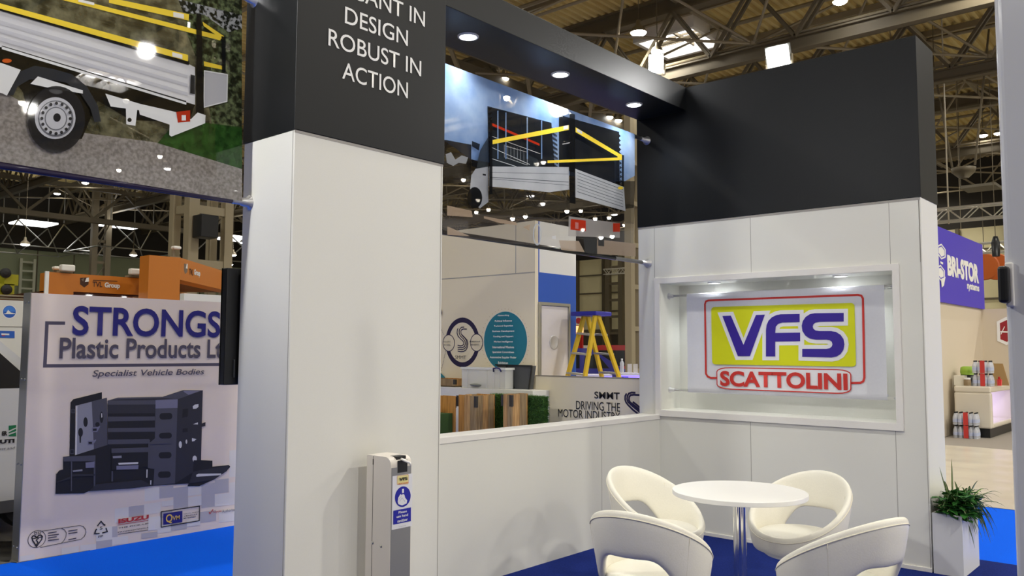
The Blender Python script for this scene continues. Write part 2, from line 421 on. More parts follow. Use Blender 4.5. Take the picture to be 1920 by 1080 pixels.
for px, py in ((896,374),(893,397),(916,392),(1018,381),(985,405),(961,409),(1063,395),(1089,394),(1116,409),(1142,407),(1093,429),(1127,444),(1148,442),(1171,421),(1006,306),(1019,303),(869,336),(950,182),(41,191),(236,187),(300,292),(223,318),(372,121)):
    d = ray(px, py); hd = math.hypot(d.x, d.y); q = 7.7 / d.z
    p = CAM + d * min(q, (38 + (i * 5) % 6) / hd); i += 1
    high_bay(p, 'bright hall lamp glinting through the clear printed banners', 'hall lamps seen through the banners', 0, .5, mat('far_lamp_glow', '#fff6e6', .4, emit=45), 11.03, 3)
# lighting grid of the hall
for ix in range(-2, 6):
    for iy in range(-3, 6):
        x, y = 2.2 + ix * 8, 3 + iy * 8.5
        if any(abs(x - f.x) < 3 and abs(y - f.y) < 3 for f in FAR): continue
        high_bay(V((x, y, 9.9)), 'round high-bay lamp in the roof grid above the stands', 'roof grid of hall lamps', LAMP_P * (.1 if y > 22 else .35 if x < 1 and y > 1 else .5 if x < 1 else 1.8 if y < 1 else .72), 1, GLOW)

# ================================================================== THE STAND
XV, YB = 6.673, 4.13
ZB, ZT = 2.757, 4.0
# display column
t = thing('display_column', (3.05, 3.95, 0), 'tall white column with black lettered top at the left of the stand', 'column')
cx0, cx1, cy0, cy1 = 2.506, 3.595, 3.71, 4.2
MB().box((cx0, cy0, 0), (cx1, cy1, ZB)).build('white_panelling', WHITE, t, bevel=.004)
MB().box((cx0-.006, cy0-.006, ZB), (cx1+.006, cy1+.006, ZT)).build('black_header', BLACK, t, bevel=.003, )
b = MB(); b.box((cx0-.001, cy0-.0015, ZB-.016), (cx1, cy0, ZB-.001)); b.box((cx0-.0015, cy0+.012, 0), (cx0, cy0+.016, ZB)); b.box((cx1-.016, cy0-.0015, 0), (cx1-.012, cy0, ZB))
b.build('panel_joint', SEAM, t)
PC = Plane('y', cy0 - .006)
def col_line(body, bl, tr): text('lettering', body, t, PC, bl, tr, INK, .012, .003)
# read off the photograph line by line
def zx(px, py): p = PC.px(px, py); return p.x, p.z
LH = .098
def cl(body, xa, xb, zb):
    TEXTS.append(('lettering', body, t, PC, V((xa, cy0 - .006, zb)), V((xb, cy0 - .006, zb + LH)), INK, .004, .003, 0, 'CENTER', None))
for body, (la, lb), (ra, rb) in (('DESIGN', (646, 46), (764, 87)), ('ROBUST IN', (615, 87), (789, 144)), ('ACTION', (641, 148), (764, 185)), ('GANT IN', (675, 2), (796, 51))):
    a = PC.px(la, lb); c = PC.px(ra, rb)
    zb = (a.z + c.z) / 2
    if body == 'GANT IN': body = 'ELEGANT IN'; zb = c.z; x1 = c.x; x0 = 2 * PC.px(703, 100).x - x1; cl(body, x0, x1, zb)
    else: cl(body, a.x, c.x, c.z)

# beam
t2 = thing('header_beam', (5.1, 3.96, 3.785), 'long black overhead beam joining the column and the back wall', 'beam')
MB().box((cx1 + .007, cy0, 3.785), (XV - .002, 4.22, ZT)).build('beam_body', BLACK, t2, bevel=.003)
def downlight(p, r, label, group, power, col, glow=GLOWD):
    q = thing('downlight', tuple(p), label, 'downlight', group)
    MB().lathe([(r*1.25, 0), (r*1.22, -.008), (r*1.02, -.012), (r, -.004)], p, 28).build('bezel', WHITE2, q, smooth=True)
    MB().lathe([(r, -.003), (r*.99, -.007), (.001, -.009)], p, 28).build('lens', glow, q)
    lamp_light(q, p - V((0, 0, .03)), 'SPOT', power, col, radius=r * .8, angle=130, blend=.8)
for px, py, lab in ((880, 67, 'downlight in the black beam, nearest the lettered column'), (1050, 139, 'middle downlight of the three in the black beam'), (1187, 196, 'downlight in the black beam, nearest the back wall')):
    p = at_z(px, py, 3.785); downlight(V((p.x, 3.965, 3.785)), .06, lab, 'downlights in the black beam', DOWN_P, (.92, .97, 1))

# back wall with niche
t = thing('display_wall', (6.9, 3, 0), 'white back wall with black upper fascia and a lit display niche', 'display wall')
ny0, ny1, nz0, nz1, xn = 1.968, 4.0, 1.06, 2.213, XV + .34
xe = 7.13; ye0, ye1 = 1.755, 4.235
b = MB()
b.box((XV, ye0, 0), (xe, ye1, nz0)).box((XV, ye0, nz1 + .035), (xe, ye1, ZB)).box((XV, ye0, nz0), (xe, ny0, nz1 + .035)).box((XV, ny1, nz0), (xe, ye1, nz1 + .035)).box((xn, ny0, nz0), (xe, ny1, nz1 + .035))
b.box((XV, ny0, nz1), (xn, ny1, nz1 + .035))
b.build('white_panelling', WHITE, t)
MB().box((XV - .006, ye0 - .006, ZB), (xe + .006, ye1 + .006, ZT)).build('black_fascia', BLACK, t, bevel=.003)
b = MB(); fy0, fy1, fz0, fz1 = 1.918, 4.055, 1.004, 2.265
b.box((XV-.018, fy0, nz1), (XV, fy1, fz1)).box((XV-.018, fy0, fz0), (XV, fy1, nz0)).box((XV-.018, fy0, nz0), (XV, ny0, nz1)).box((XV-.018, ny1, nz0), (XV, fy1, nz1))
b.build('niche_frame', WHITE2, t, bevel=.002)
b = MB()
for y in (ye0 + .012, 1.98, 3.11, 4.06): 
    b.box((XV-.0012, y-.002, fz1 + .001), (XV, y+.002, ZB))
for y in (1.98, 3.14): b.box((XV-.0012, y-.002, 0), (XV, y+.002, fz0 - .001))
b.box((XV-.0015, ye0, ZB-.02), (XV, ye1, ZB-.003)); b.box((XV-.0012, ye0+.008, 0), (XV, ye0+.012, ZB))
b.build('panel_joint', SEAM, t)
b = MB(); b.box((XV - .012, ye0, .0005), (XV, ye1 - .25, .028)); b.build('kickboard', WHITE2, t)

for y, lab in ((3.545, 'left recessed light in the top of the white niche'), (2.42, 'right recessed light in the top of the white niche')):
    downlight(V((XV + .17, y, nz1)), .048, lab, 'lights in the niche', NICHE_P, (.93, .98, 1))

# niche sign on two chrome rails
XS = XV + .15
PS = Plane('x', XS)
t = thing('logo_banner', (XS, 3, 1.2), 'white cloth banner with yellow, blue and red logo inside the niche', 'banner')
C4 = conv(1200, 470, 3.0865)
pt = PS.px(1266, 560).z; pb = at_x(1268, 730, XS).z
zt_, zb_ = 2.075, 1.245
ya, yb_ = 3.86, 2.065
zt_ = at_x(1290, 554, XS).z; zb_ = at_x(1291, 732, XS).z; ya = at_x(1290, 650, XS).y; yb_ = at_x(1662, 650, XS).y
for z in (zt_, zb_):
    r = MB().tube([(XS, ny0, z), (XS, ny1, z)], .011, 12).build('rail', CHROME, t, smooth=True)
    for yy, sg in ((ny1, -1), (ny0, 1)):
        MB().lathe([(.03, 0), (.03, sg*.006), (.018, sg*.012), (.016, sg*.05), (.012, sg*.052)], (XS, yy, z), 16, axis='y').build('flange', FLG, r, smooth=True)
CLOTH = mat('white_banner_cloth', '#e6e7ee', .75, bump=.1, nscale=60, noise=.02)
b = MB(); n = 24
hem = [(XS + .016, zt_ - .02), (XS + .014, zt_ + .008), (XS, zt_ + .016), (XS - .014, zt_ + .008), (XS - .016, zt_ - .04), (XS - .012, zt_ - .3), (XS - .010, (zt_+zb_)/2), (XS - .012, zb_ + .1), (XS - .015, zb_ + .03), (XS - .015, zb_ - .01), (XS, zb_ - .017), (XS + .014, zb_ - .008), (XS + .014, zb_ + .03)]
for i in range(n):
    y0 = ya + (yb_ - ya) * i / n; y1 = ya + (yb_ - ya) * (i + 1) / n
    for (xa, za), (xb, zb2) in zip(hem, hem[1:]): b.face([(xa, y0, za), (xa, y1, za), (xb, y1, zb2), (xb, y0, zb2)])
b.build('cloth', CLOTH, t, auto=2.5)
PS = Plane('x', XS - .0175)
RED = mat('red_ink', '#d2322a', .6); YEL = mat('lime_yellow_ink', '#dfe400', .6); BLU = mat('violet_blue_ink', '#33169a', .6); WI = mat('white_ink', '#f0f0f4', .6)
def rr(x0, y0, x1, y1, r, dy0=0, dy1=0):
    pts = []
    for cx_, cy_, a in ((x0+r, y0+r, 180), (x1-r, y0+r, 270), (x1-r, y1-r, 0), (x0+r, y1-r, 90)):
        for k in range(5):
            an = math.radians(a + 22.5 * k); pts.append((cx_ + r*math.cos(an), cy_ + r*math.sin(an)))
    return pts
def quadwarp(pts, box, quad):
    x0, y0, x1, y1 = box; tl, tr_, br, bl = quad; out = []
    for x, y in pts:
        u = (x-x0)/(x1-x0); v = (y-y0)/(y1-y0)
        out.append(tuple((1-u)*(1-v)*tl[k] + u*(1-v)*tr_[k] + u*v*br[k] + (1-u)*v*bl[k] for k in (0, 1)))
    return out
def qrr(tl, tr_, br, bl, r=.06):
    return quadwarp(rr(0, 0, 2, 1, r), (0, 0, 2, 1), (tl, tr_, br, bl))
Vl = [(478,378),(527,376),(600,545),(672,372),(724,370),(637,610),(567,610)]
Fl = [(730,612),(730,460),(734,430),(745,405),(765,385),(790,373),(815,368),(925,366),(925,413),(825,416),(800,424),(787,440),(784,476),(928,474),(928,524),(784,526),(784,612)]
Sl = [(1180,360),(1180,410),(1040,412),(1018,416),(1005,426),(1001,439),(1005,452),(1018,462),(1040,465),(1105,465),(1135,470),(1162,487),(1179,512),(1184,542),(1178,574),(1162,598),(1138,613),(1110,618),(940,614),(940,568),(1080,568),(1100,564),(1112,553),(1115,541),(1111,527),(1099,518),(1080,515),(1020,515),(985,509),(958,491),(941,465),(937,435),(943,408),(960,383),(985,367),(1012,362)]
red_path = [(446,736),(410,736),(392,729),(381,712),(376,310),(381,294),(396,288),(1262,256),(1281,261),(1290,277),(1298,735),(1292,756),(1275,765),(1222,766)]
items = [(RED, C4(red_path), .017), (YEL, C4(qrr((412,326),(1241,302),(1250,672),(418,658), .05)))]
for Lp in (Vl, Fl, Sl): items.append((WI, C4(Lp), .066, True))
for Lp in (Vl, Fl, Sl): items.append((WI, C4(Lp)))
for Lp in (Vl, Fl, Sl): items.append((BLU, C4(Lp)))
bx = qrr((446,676),(1221,690),(1221,828),(448,798), .2)
items += [(WI, C4(bx)), (RED, C4(bx), .009, True)]
decal('printed_logo', t, PS, items, .0005, .0)
text('red_lettering', 'SCATTOLINI', t, PS, C4([(468,783)])[0], C4([(1203,710)])[0], RED, .035, .013)
# squash to the slight fall of the photographed lettering is left to perspective

# low wall
t = thing('low_wall', (5.1, 4.1, 0), 'waist-high white partition wall with a capping, between column and back wall', 'low wall')
MB().box((cx1 - .02, 4.02, 0), (XV, 4.2, .975)).build('panelling', WHITE, t)
MB().box((cx1 + .001, 4.012, .975), (XV - .001, 4.21, 1.018)).build('capping', WHITE2, t, bevel=.003)
b = MB(); b.box((5.75, 4.019, 0), (5.754, 4.02, .975)); b.build('panel_joint', SEAM, t)

# wall-hung screen seen from behind
t = thing('flat_screen', (2.9, 4.25, 1.38), 'black back of a flat screen hung behind the white column', 'screen')
MB().box((2.437, 4.225, 1.4), (3.38, 4.275, 2.05)).build('casing', DARK, t, bevel=.006)
MB().box((2.437, 4.275, 1.4), (3.38, 4.283, 2.05)).build('display', mat('screen_glass', '#08090a', .1), t)
MB().box((2.487, 4.212, 1.44), (2.495, 4.226, 1.54)).build('handle', mat('grey_plastic', '#34363a', .4), t, bevel=.003)

# gloss white panel at the right edge
t = thing('gloss_panel', (2.85, 0, 0), 'tall glossy white panel standing close at the right edge', 'panel')
x0 = 2.8; yl_ = x0 * ray(1883, 540).y / ray(1883, 540).x
MB().box((x0, yl_ - 1.3, 0), (x0 + .12, yl_, 3.2)).build('panel', mat('white_gloss_lacquer', '#dedfe2', .12, coat=.6), t, bevel=.022, seg=4)
p = at_x(1875, 500, x0 - .02); q = at_x(1895, 568, x0 - .02)
MB().box((x0 - .045, q.y, q.z), (x0 + .02, p.y + .004, p.z)).build('black_bracket', DARK, t, bevel=.008)
MB().box((x0 - .012, q.y - .008, q.z - .01), (x0, p.y - .01, p.z + .012)).build('bracket_plate', WHITE2, t, bevel=.004)

# ================================================================== FURNITURE
TX, TY = 4.795, 2.337
t = thing('round_table', (TX, TY, 0), 'round white table on a chrome post among the cream chairs', 'table')
b = MB(); b.lathe([(.36, .722), (.398, .722), (.4, .724), (.4, .748), (.398, .75), (.3, .75), (.01, .75)], (TX, TY, 0), 72); b.build('tabletop', mat('white_table_top', '#f6f5f2', .35), t, auto=.7)
MB().lathe([(.039, .02), (.039, .71), (.1, .714), (.1, .7215)], (TX, TY, 0), 32).build('post', CHROME, t, auto=.7)
MB().lathe([(.24, 0), (.24, .008), (.2, .016), (.06, .022), (.039, .03)], (TX, TY, 0), 40).build('foot_plate', CHROME, t, auto=.7)

def sm(a, b_, x):
    x = max(0, min(1, (x - a) / (b_ - a))); return x * x * (3 - 2 * x)
def make_chair():
    t = thing('tub_chair', (0, 0, 0), 'x', 'chair', 'cream tub chairs round the table')
    def R(z): return .255 + .085 * (z - .28) / .5
    NT = 48; th = .05; rows = []
    def zhi(a): return .425 + .36 * ((1 - math.cos(a)) / 2) ** 1.15
    def zlo(a):
        d = abs(math.pi - a)                    # 0 at the back
        return .30 + .235 * (1 - sm(math.radians(22), math.radians(72), d))
    for i in range(NT):
        a = 2 * math.pi * i / NT; hi, lo = zhi(a), zlo(a); ca, sa = math.cos(a), math.sin(a); loop = []
        h = hi - lo; e = min(.03, h * .3)
        for off, z in ((th/2, lo + e), (th/2, lo + h*.5), (th/2, hi - e), (th/4, hi - e*.2), (0, hi), (-th/4, hi - e*.2), (-th/2, hi - e), (-th/2, lo + h*.5), (-th/2, lo + e), (-th/4, lo), (th/4, lo)):
            r = R(z) + off; ex = 1.0 + .05 * (-ca) ; loop.append((r * ca * ex, r * sa, z))
        rows.append(loop)
    b = MB(); k = len(rows[0]); b.v = [V(p) for l in rows for p in l]
    for i in range(NT):
        for j in range(k):
            b.f.append((i*k + j, ((i+1) % NT)*k + j, ((i+1) % NT)*k + (j+1) % k, i*k + (j+1) % k)); b.m.append(0)
    b.build('shell', LEATHER, t, smooth=True, sub=1)
    MB().lathe([(.02, .245), (.12, .25), (.2, .27), (.248, .305), (.262, .35), (.262, .395), (.25, .41), (.215, .427), (.14, .435), (.02, .437)], (0, 0, 0), 40).build('seat', LEATHER, t, smooth=True)
    b = MB(); pts = []
    for i in range(65):
        a = 2 * math.pi * i / 64; z = zhi(a) - .034; r = R(z) + th/2 - .003; ex = 1 - .05 * math.cos(a); pts.append((r*math.cos(a)*ex, r*math.sin(a), z))
    b.tube(pts, .0036, 6)
    for a in (math.pi - 1.0, math.pi + 1.0):
        for off in (th/2 - .0035, -th/2 + .0035):
            pts = []
            for q in range(9):
                z = zlo(a) + .03 + (zhi(a) - .03 - zlo(a) - .03) * q / 8; r = R(z) + off; ex = 1 - .05 * math.cos(a); pts.append((r*math.cos(a)*ex, r*math.sin(a), z))
            b.tube(pts, .003, 5)
    b.build('piping', SEAMC, t, smooth=True)
    MB().lathe([(.026, .03), (.026, .25), (.1, .252)], (0, 0, 0), 20).build('column', CHROME, t, auto=.7)
    MB().lathe([(.22, 0), (.22, .008), (.17, .018), (.05, .026), (.026, .04)], (0, 0, 0), 40).build('foot_plate', CHROME, t, auto=.7)
    return t
chairs = ((4.97, 3.0, -1.72, 'cream tub chair behind the table, nearest the low wall'), (5.42, 2.24, 3.0, 'cream tub chair behind the table, nearest the niche wall'), (3.99, 2.45, .12, 'cream tub chair in front of the table on the left, seen from behind'), (4.5, 1.66, 1.25, 'cream tub chair in front of the table on the right, beside the planter'))
ch0 = None
for x, y, a, lab in chairs:
    if ch0 is None: ch0 = make_chair(); ch0.location = (x, y, 0); ch0.rotation_euler = (0, 0, a); ch0['label'] = lab
    else: dup(ch0, (x, y, 0), a, lab)

# hand sanitiser stand
t = thing('sanitiser_stand', (3.035, 3.53, 0), 'slim hand sanitiser stand with grey front, before the white column', 'sanitiser stand')
sx0, sx1, sy0, sy1, sz = 2.962, 3.108, 3.43, 3.63, 1.025
SAN = mat('warm_white_steel', '#d9d2c8', .4); SGREY = mat('grey_steel', '#9a9a9a', .45, .4)
prof = [(sy1, .012), (sy1, sz)] + [(sy0 + .045 - .045*math.sin(q), sz - .045 + .045*math.cos(q)) for q in (0, .3, .6, .9, 1.2, 1.57)] + [(sy0, .012)]
MB().prism([(sx0, y, z) for y, z in prof], (sx1 - sx0, 0, 0)).build('body', SAN, t, auto=.5)
MB().box((sx0 + .004, sy0 - .002, .012), (sx1 - .004, sy0, sz - .055)).build('front_plate', SGREY, t)
MB().box((sx0 - .001, sy1 - .056, .02), (sx0, sy1 - .053, sz - .004)).box((sx0-.001, sy1-.058, sz-.05), (sx0, sy1-.05, sz-.02)).build('side_joint', mat('dark_gap', '#55504a', .8), t)
MB().box((sx0 + .045, sy0 - .003, sz - .085), (sx0 + .115, sy0 + .0, sz - .02)).box((sx0 + .045, sy0 + .01, sz - .03), (sx0 + .115, sy0 + .06, sz + .001)).build('recess', DARK, t, bevel=.002)
MB().tube([(sx0 + .08, sy0 + .03, sz - .012), (sx0 + .082, sy0 - .02, sz - .022), (sx0 + .086, sy0 - .055, sz - .03), (sx0 + .087, sy0 - .062, sz - .045)], .008, 10, r2=.005).build('nozzle', WHITE2, t, smooth=True)
for y, z in ((sy1 - .06, .56), (sy1 - .13, .553)):
    MB().lathe([(.008, 0), (.008, -.003), (.004, -.006)], (sx0, y, z), 12, axis='x').build('screw', STEEL, t)
MB().box((sx0 - .08, sy0 - .12, .0), (sx1 + .08, sy1 + .03, .012)).build('foot_plate', SAN, t)
PA = Plane('y', sy0 - .002)
C8 = conv(640, 820, 4.155)
NAV = mat('sticker_blue', '#1e22a8', .5)
so = decal('sticker', t, PA, [(WI, C8([(398,303),(553,280),(548,690),(391,722)])), (mat('pale_yellow_ink', '#f2e7a0', .5), C8(qrr((434,300),(522,288),(521,362),(433,368), .12))), (RED, C8(qrr((434,300),(522,288),(521,362),(433,368), .12)), .0012, True),
    (NAV, C8([(x, y - (x-477)*.13) for x, y in ell(477, 462, 61, 80, 36)])), (NAV, C8([(403,571),(540,545),(540,652),(402,680)])),
    (WI, C8([(470,402),(485,400),(485,432),(470,434)])), (WI, C8([(436,500),(440,470),(455,445),(462,440),(466,452),(476,440),(488,446),(494,470),(510,490),(505,515),(470,530),(440,520)])),
    (NAV, C8([(450,500),(470,470),(492,500)]), .0012), (NAV, C8([(446,480),(466,458)]), .001)], .0004)
ORG[so] = ORG[t]
def st_text(body, bl, tr, m_, bold=.02, sh_=0): text('sticker_lettering', body, t, PA, C8([bl])[0], C8([tr])[0], m_, bold, .006, sh_)
st_text('VFS', (446,340), (511,306), mat('ink_black', '#17171c', .6), .04)
st_text('SCATTOLINI', (440,366), (516,346), RED, .04)
st_text('Please', (440,594), (505,563), WI); st_text('use hand', (424,628), (514,590), WI); st_text('sanitiser', (431,664), (512,626), WI)
st_text('hand gel station', (441,699), (497,683), mat('ink_black', '#17171c', .6), 0)

# planter
t = thing('planter', (6.9, 1.65, 0), 'square white planter with trailing striped foliage beside the back wall', 'planter')
px0, px1, py0, py1, ph = 6.66, 7.13, 1.545, 1.742, .43
b = MB(); b.box((px0, py0, 0), (px0+.012, py1, ph)).box((px1-.012, py0, 0), (px1, py1, ph)).box((px0+.012, py0, 0), (px1-.012, py0+.012, ph)).box((px0+.012, py1-.012, 0), (px1-.012, py1, ph))
b.build('box', mat('planter_white', '#dcdcdd', .45), t)
MB().box((px0+.012, py0+.012, .3), (px1-.012, py1-.012, .38)).build('soil', mat('dark_soil', '#241c14', .95, bump=.6, nscale=60), t)
LEAF = mat('leaf_green', '#3f6a26', .45, col2='#27481a', nscale=9); LEAFD = mat('dark_leaf', '#35702c', .55, spec=.25, col2='#1d4a1c', nscale=14); STRIPE = mat('leaf_stripe', '#c9d39a', .5)
rnd = random.Random(3)
b = MB()
def blade(o, az, L, rise, wd, droop):
    pts = []; n = 9; o = V(o); d = V((math.cos(az), math.sin(az), 0)); s_ = V((-math.sin(az), math.cos(az), 0))
    for i in range(n + 1):
        u = i / n; p = o + d * (L * u * (1 - .15*u)) + V((0, 0, rise * u * 2.0 - droop * u * u * 2.0)); p.y = min(p.y, py1 + .004 - .01*u) if p.x < px1 else p.y; p.y = min(p.y, 1.742); wv = wd * (math.sin(math.pi * min(1, .12 + .88 * u)) ** .7 + .03) * (1 - .2 * u); pts.append((p, wv))
    for (p, w0), (q, w1) in zip(pts, pts[1:]):
        up_ = V((0, 0, w0 * .35))
        b.face([p - s_*w0 + up_, q - s_*w1 + V((0,0,w1*.35)), q - s_*w1*.3, p - s_*w0*.3], 0)
        b.face([p - s_*w0*.3, q - s_*w1*.3, q + s_*w1*.3, p + s_*w0*.3], 1)
        b.face([p + s_*w0*.3, q + s_*w1*.3, q + s_*w1 + V((0,0,w1*.35)), p + s_*w0 + up_], 0)
for i in range(260):
    o = (rnd.uniform(px0 + .06, px1 - .02), rnd.uniform(py0 + .03, py1 - .05), .37 + rnd.random() * .05)
    az = rnd.choice([rnd.uniform(-2.6, .5), rnd.uniform(-1.0, .9), rnd.uniform(-.8, .6), rnd.uniform(2.4, 4.0)]); lf = -math.cos(az) > .1
    blade(o, az, rnd.uniform(.09, .18) if lf else rnd.uniform(.16, .36), rnd.uniform(.12, .22), rnd.uniform(.007, .012), (rnd.uniform(.08, .16) if lf else rnd.uniform(.13, .25)))
for az, L, r_, dr in ((2.9, .2, .2, .02), (-.3, .42, .13, .12), (.1, .4, .12, .13), (3.4, .12, .26, .05), (-.9, .3, .16, .16)): blade((6.86 if az > 1 else 7.0, 1.65, .4), az, L, r_, .006, dr)
b.build('striped_foliage', [LEAF, STRIPE], t, smooth=True)
b = MB()
for i in range(340):
    c = V((rnd.uniform(px0 + .01, px0 + .36), rnd.uniform(py0 - .02, py1 - .06), rnd.uniform(.4, .57))); az = rnd.uniform(2, 5.2); tl = rnd.uniform(-.3, .6)
    d = V((math.cos(az)*math.cos(tl), math.sin(az)*math.cos(tl), math.sin(tl))); s_ = d.cross(V((0, 0, 1))).normalized(); L = rnd.uniform(.06, .1); w_ = L * .32
    b.face([c, c + d*L*.35 + s_*w_, c + d*L*.75 + s_*w_*.7, c + d*L + V((0,0,-.012)), c + d*L*.75 - s_*w_*.7, c + d*L*.35 - s_*w_])
b.build('broad_foliage', LEAFD, t)

# floodlights on the header ------------------------------------------------------
def floodlight(c, foot, aim, wd, hh, label, power=FLOOD_P):
    c = V(c); t = thing('floodlight', tuple(foot), label, 'floodlight', 'floodlights on the stand')
    d = V(aim).normalized(); s_ = d.cross(V((0, 0, 1))).normalized(); u = s_.cross(d)
    def fr(w_, h_, o): return [c + s_*w_ + u*h_ + d*o, c - s_*w_ + u*h_ + d*o, c - s_*w_ - u*h_ + d*o, c + s_*w_ - u*h_ + d*o]
    b = MB(); b.prism(fr(wd/2, hh/2, -.06), d * .055); b.build('housing', mat('grey_lamp_body', '#8d8d8a', .4, .3), t, bevel=.004)
    b = MB(); b.prism(fr(wd/2*.88, hh/2*.86, -.005), d * .006); b.build('lens', mat('flood_glow', '#ffffff', .4, emit=60), t)
    b = MB(); b.bar(c - d*.04 - s_*(wd/2+.012), c - d*.04 - s_*(wd/2+.012) - V((0,0,hh*.6)), .012, .02); b.bar(c - d*.04 + s_*(wd/2+.012), c - d*.04 + s_*(wd/2+.012) - V((0,0,hh*.6)), .012, .02)
    b.bar(c - d*.04 - s_*(wd/2+.018) - V((0,0,hh*.6)), c - d*.04 + s_*(wd/2+.018) - V((0,0,hh*.6)), .02, .012); b.tube([c - d*.04 - V((0,0,hh*.6)), foot], .01, 8)
    b.build('bracket', ROD, t)
    lamp_light(t, c + d * .03, 'SPOT', power, (1, .99, .96), aim=d, radius=.09, angle=140, blend=.6)
c = at_x(1230, 120, 6.45); floodlight(c, (c.x, c.y, 4.003), (-.75, -.5, -.35), .13, .17, 'dazzling floodlight above the far end of the black beam')
c = at_x(1458, 106, 6.85); floodlight(c, (c.x, c.y, 4.009), (-.9, -.05, -.35), .2, .18, 'dazzling square floodlight on top of the black fascia')

t = thing('display_column', (-.2, 3.95, 0), 'second white column with black top, just beyond the left edge of the view', 'column')
MB().box((-.75, 3.71, 0), (.345, 4.2, ZB)).build('white_panelling', WHITE, t, bevel=.004); MB().box((-.756, 3.704, ZB), (.351, 4.206, ZT)).build('black_header', BLACK, t, bevel=.003)
floodlight(V((.15, 3.95, 4.3)), (.15, 3.95, 4.003), (1, -.03, -.62), .2, .18, 'floodlight over the left banner, on the column beyond the left edge', 85)

# ================================================================== CLEAR PRINTED BANNERS
PB = Plane('y', YB)
def banner(label, x0, x1, ends, rail_mat):
    t = thing('clear_banner', ((x0+x1)/2, YB, 2.4), label, 'banner', 'clear printed banners')
    for z in (3.574, 2.412):
        r = MB().tube([(ends[0], YB, z), (ends[1], YB, z)], .017, 14).build('rail', rail_mat, t, smooth=True)
        for xe_, sg in zip(ends, (1, -1)):
            if xe_ < 1: continue
            MB().lathe([(.042, 0), (.042, sg*.006), (.026, sg*.014), (.024, sg*.05), (.019, sg*.052), (.019, sg*.11)], (xe_, YB, z), 20, axis='x').build('flange', FLG, r, smooth=True)
    return t
A = 'f_'
# left banner: dropside truck in front of a hedge
t = banner('large clear banner printed with the rear of a dropside truck, left of the column', 1.2, 2.44, (.35, 2.506), STEEL)
HEDGE = film('film_hedge', '#8a876a', .82, '#2b2d20', 16, p0=.36, p1=.72); LEAVES = film('film_leaves', '#7c8a62', .82, '#182012', 34, p0=.42, p1=.7); SKYB = film('film_pale_sky', '#b9bcc0', .8, '#20241c', 40, p0=.46, p1=.56)
ROADF = film('film_road', '#b3ada9', .8, '#8a8480', 60); GRASSF = film('film_grass', '#356128', .85, '#1d3d17', 30); SILV = film('film_silver', '#f4f5f9', .84, '#e6e7ee', 5); SILVD = film('film_silver_shade', '#cccdd5', .9)
YELF = film('film_yellow', '#ffe04a', .95); BLKF = film('film_black', '#141517', .93); TYRE = film('film_tyre', '#26272b', .93); RIM = film('film_rim', '#d0d2da', .94); RIMD = film('film_rim_shade', '#74767e', .94)
GREYF = film('film_white_chassis', '#f0f2f4', .93); REDF = film('film_red', '#c0351c', .93); ORF = film('film_orange', '#d9662a', .93); FEND = film('film_fender', '#34373d', .93); UNDER = film('film_underside', '#1d1b17', .9)
L0 = -340
def lx(y0, sl): return y0 + sl * L0
items = [(HEDGE, [(L0, -240), (421, -95), (450, -85), (450, 376), (0, 304), (L0, 245)]),
 (LEAVES, [(345, -100), (450, -85), (450, 330), (405, 305), (380, 150), (345, 60)]), (SKYB, [(330, 0), (450, 30), (450, 55), (425, 62), (380, 30), (340, 25)]),
 (GRASSF, [(330, 225), (450, 240), (450, 318), (290, 272)]),
 (ROADF, [(L0, 120), (0, 172), (60, 205), (150, 250), (287, 268), (450, 318), (450, 378), (0, 305), (L0, 246)]),
 (UNDER, [(L0, -10), (0, 90), (362, 196), (350, 232), (240, 226), (180, 190), (150, 262), (60, 262), (40, 175), (0, 120), (L0, 30)]),
 (SILV, [(L0, -78), (0, 22), (350, 122), (362, 128), (362, 198), (0, 91), (L0, -10)])]
for k in (.28, .5, .72): items.append((SILVD, [(L0, -78 + 68*k), (0, 22 + 69*k), (348, 122 + 74*k), (348, 122 + 74*k + 6), (0, 22 + 69*k + 8), (L0, -78 + 68*k + 9)]))
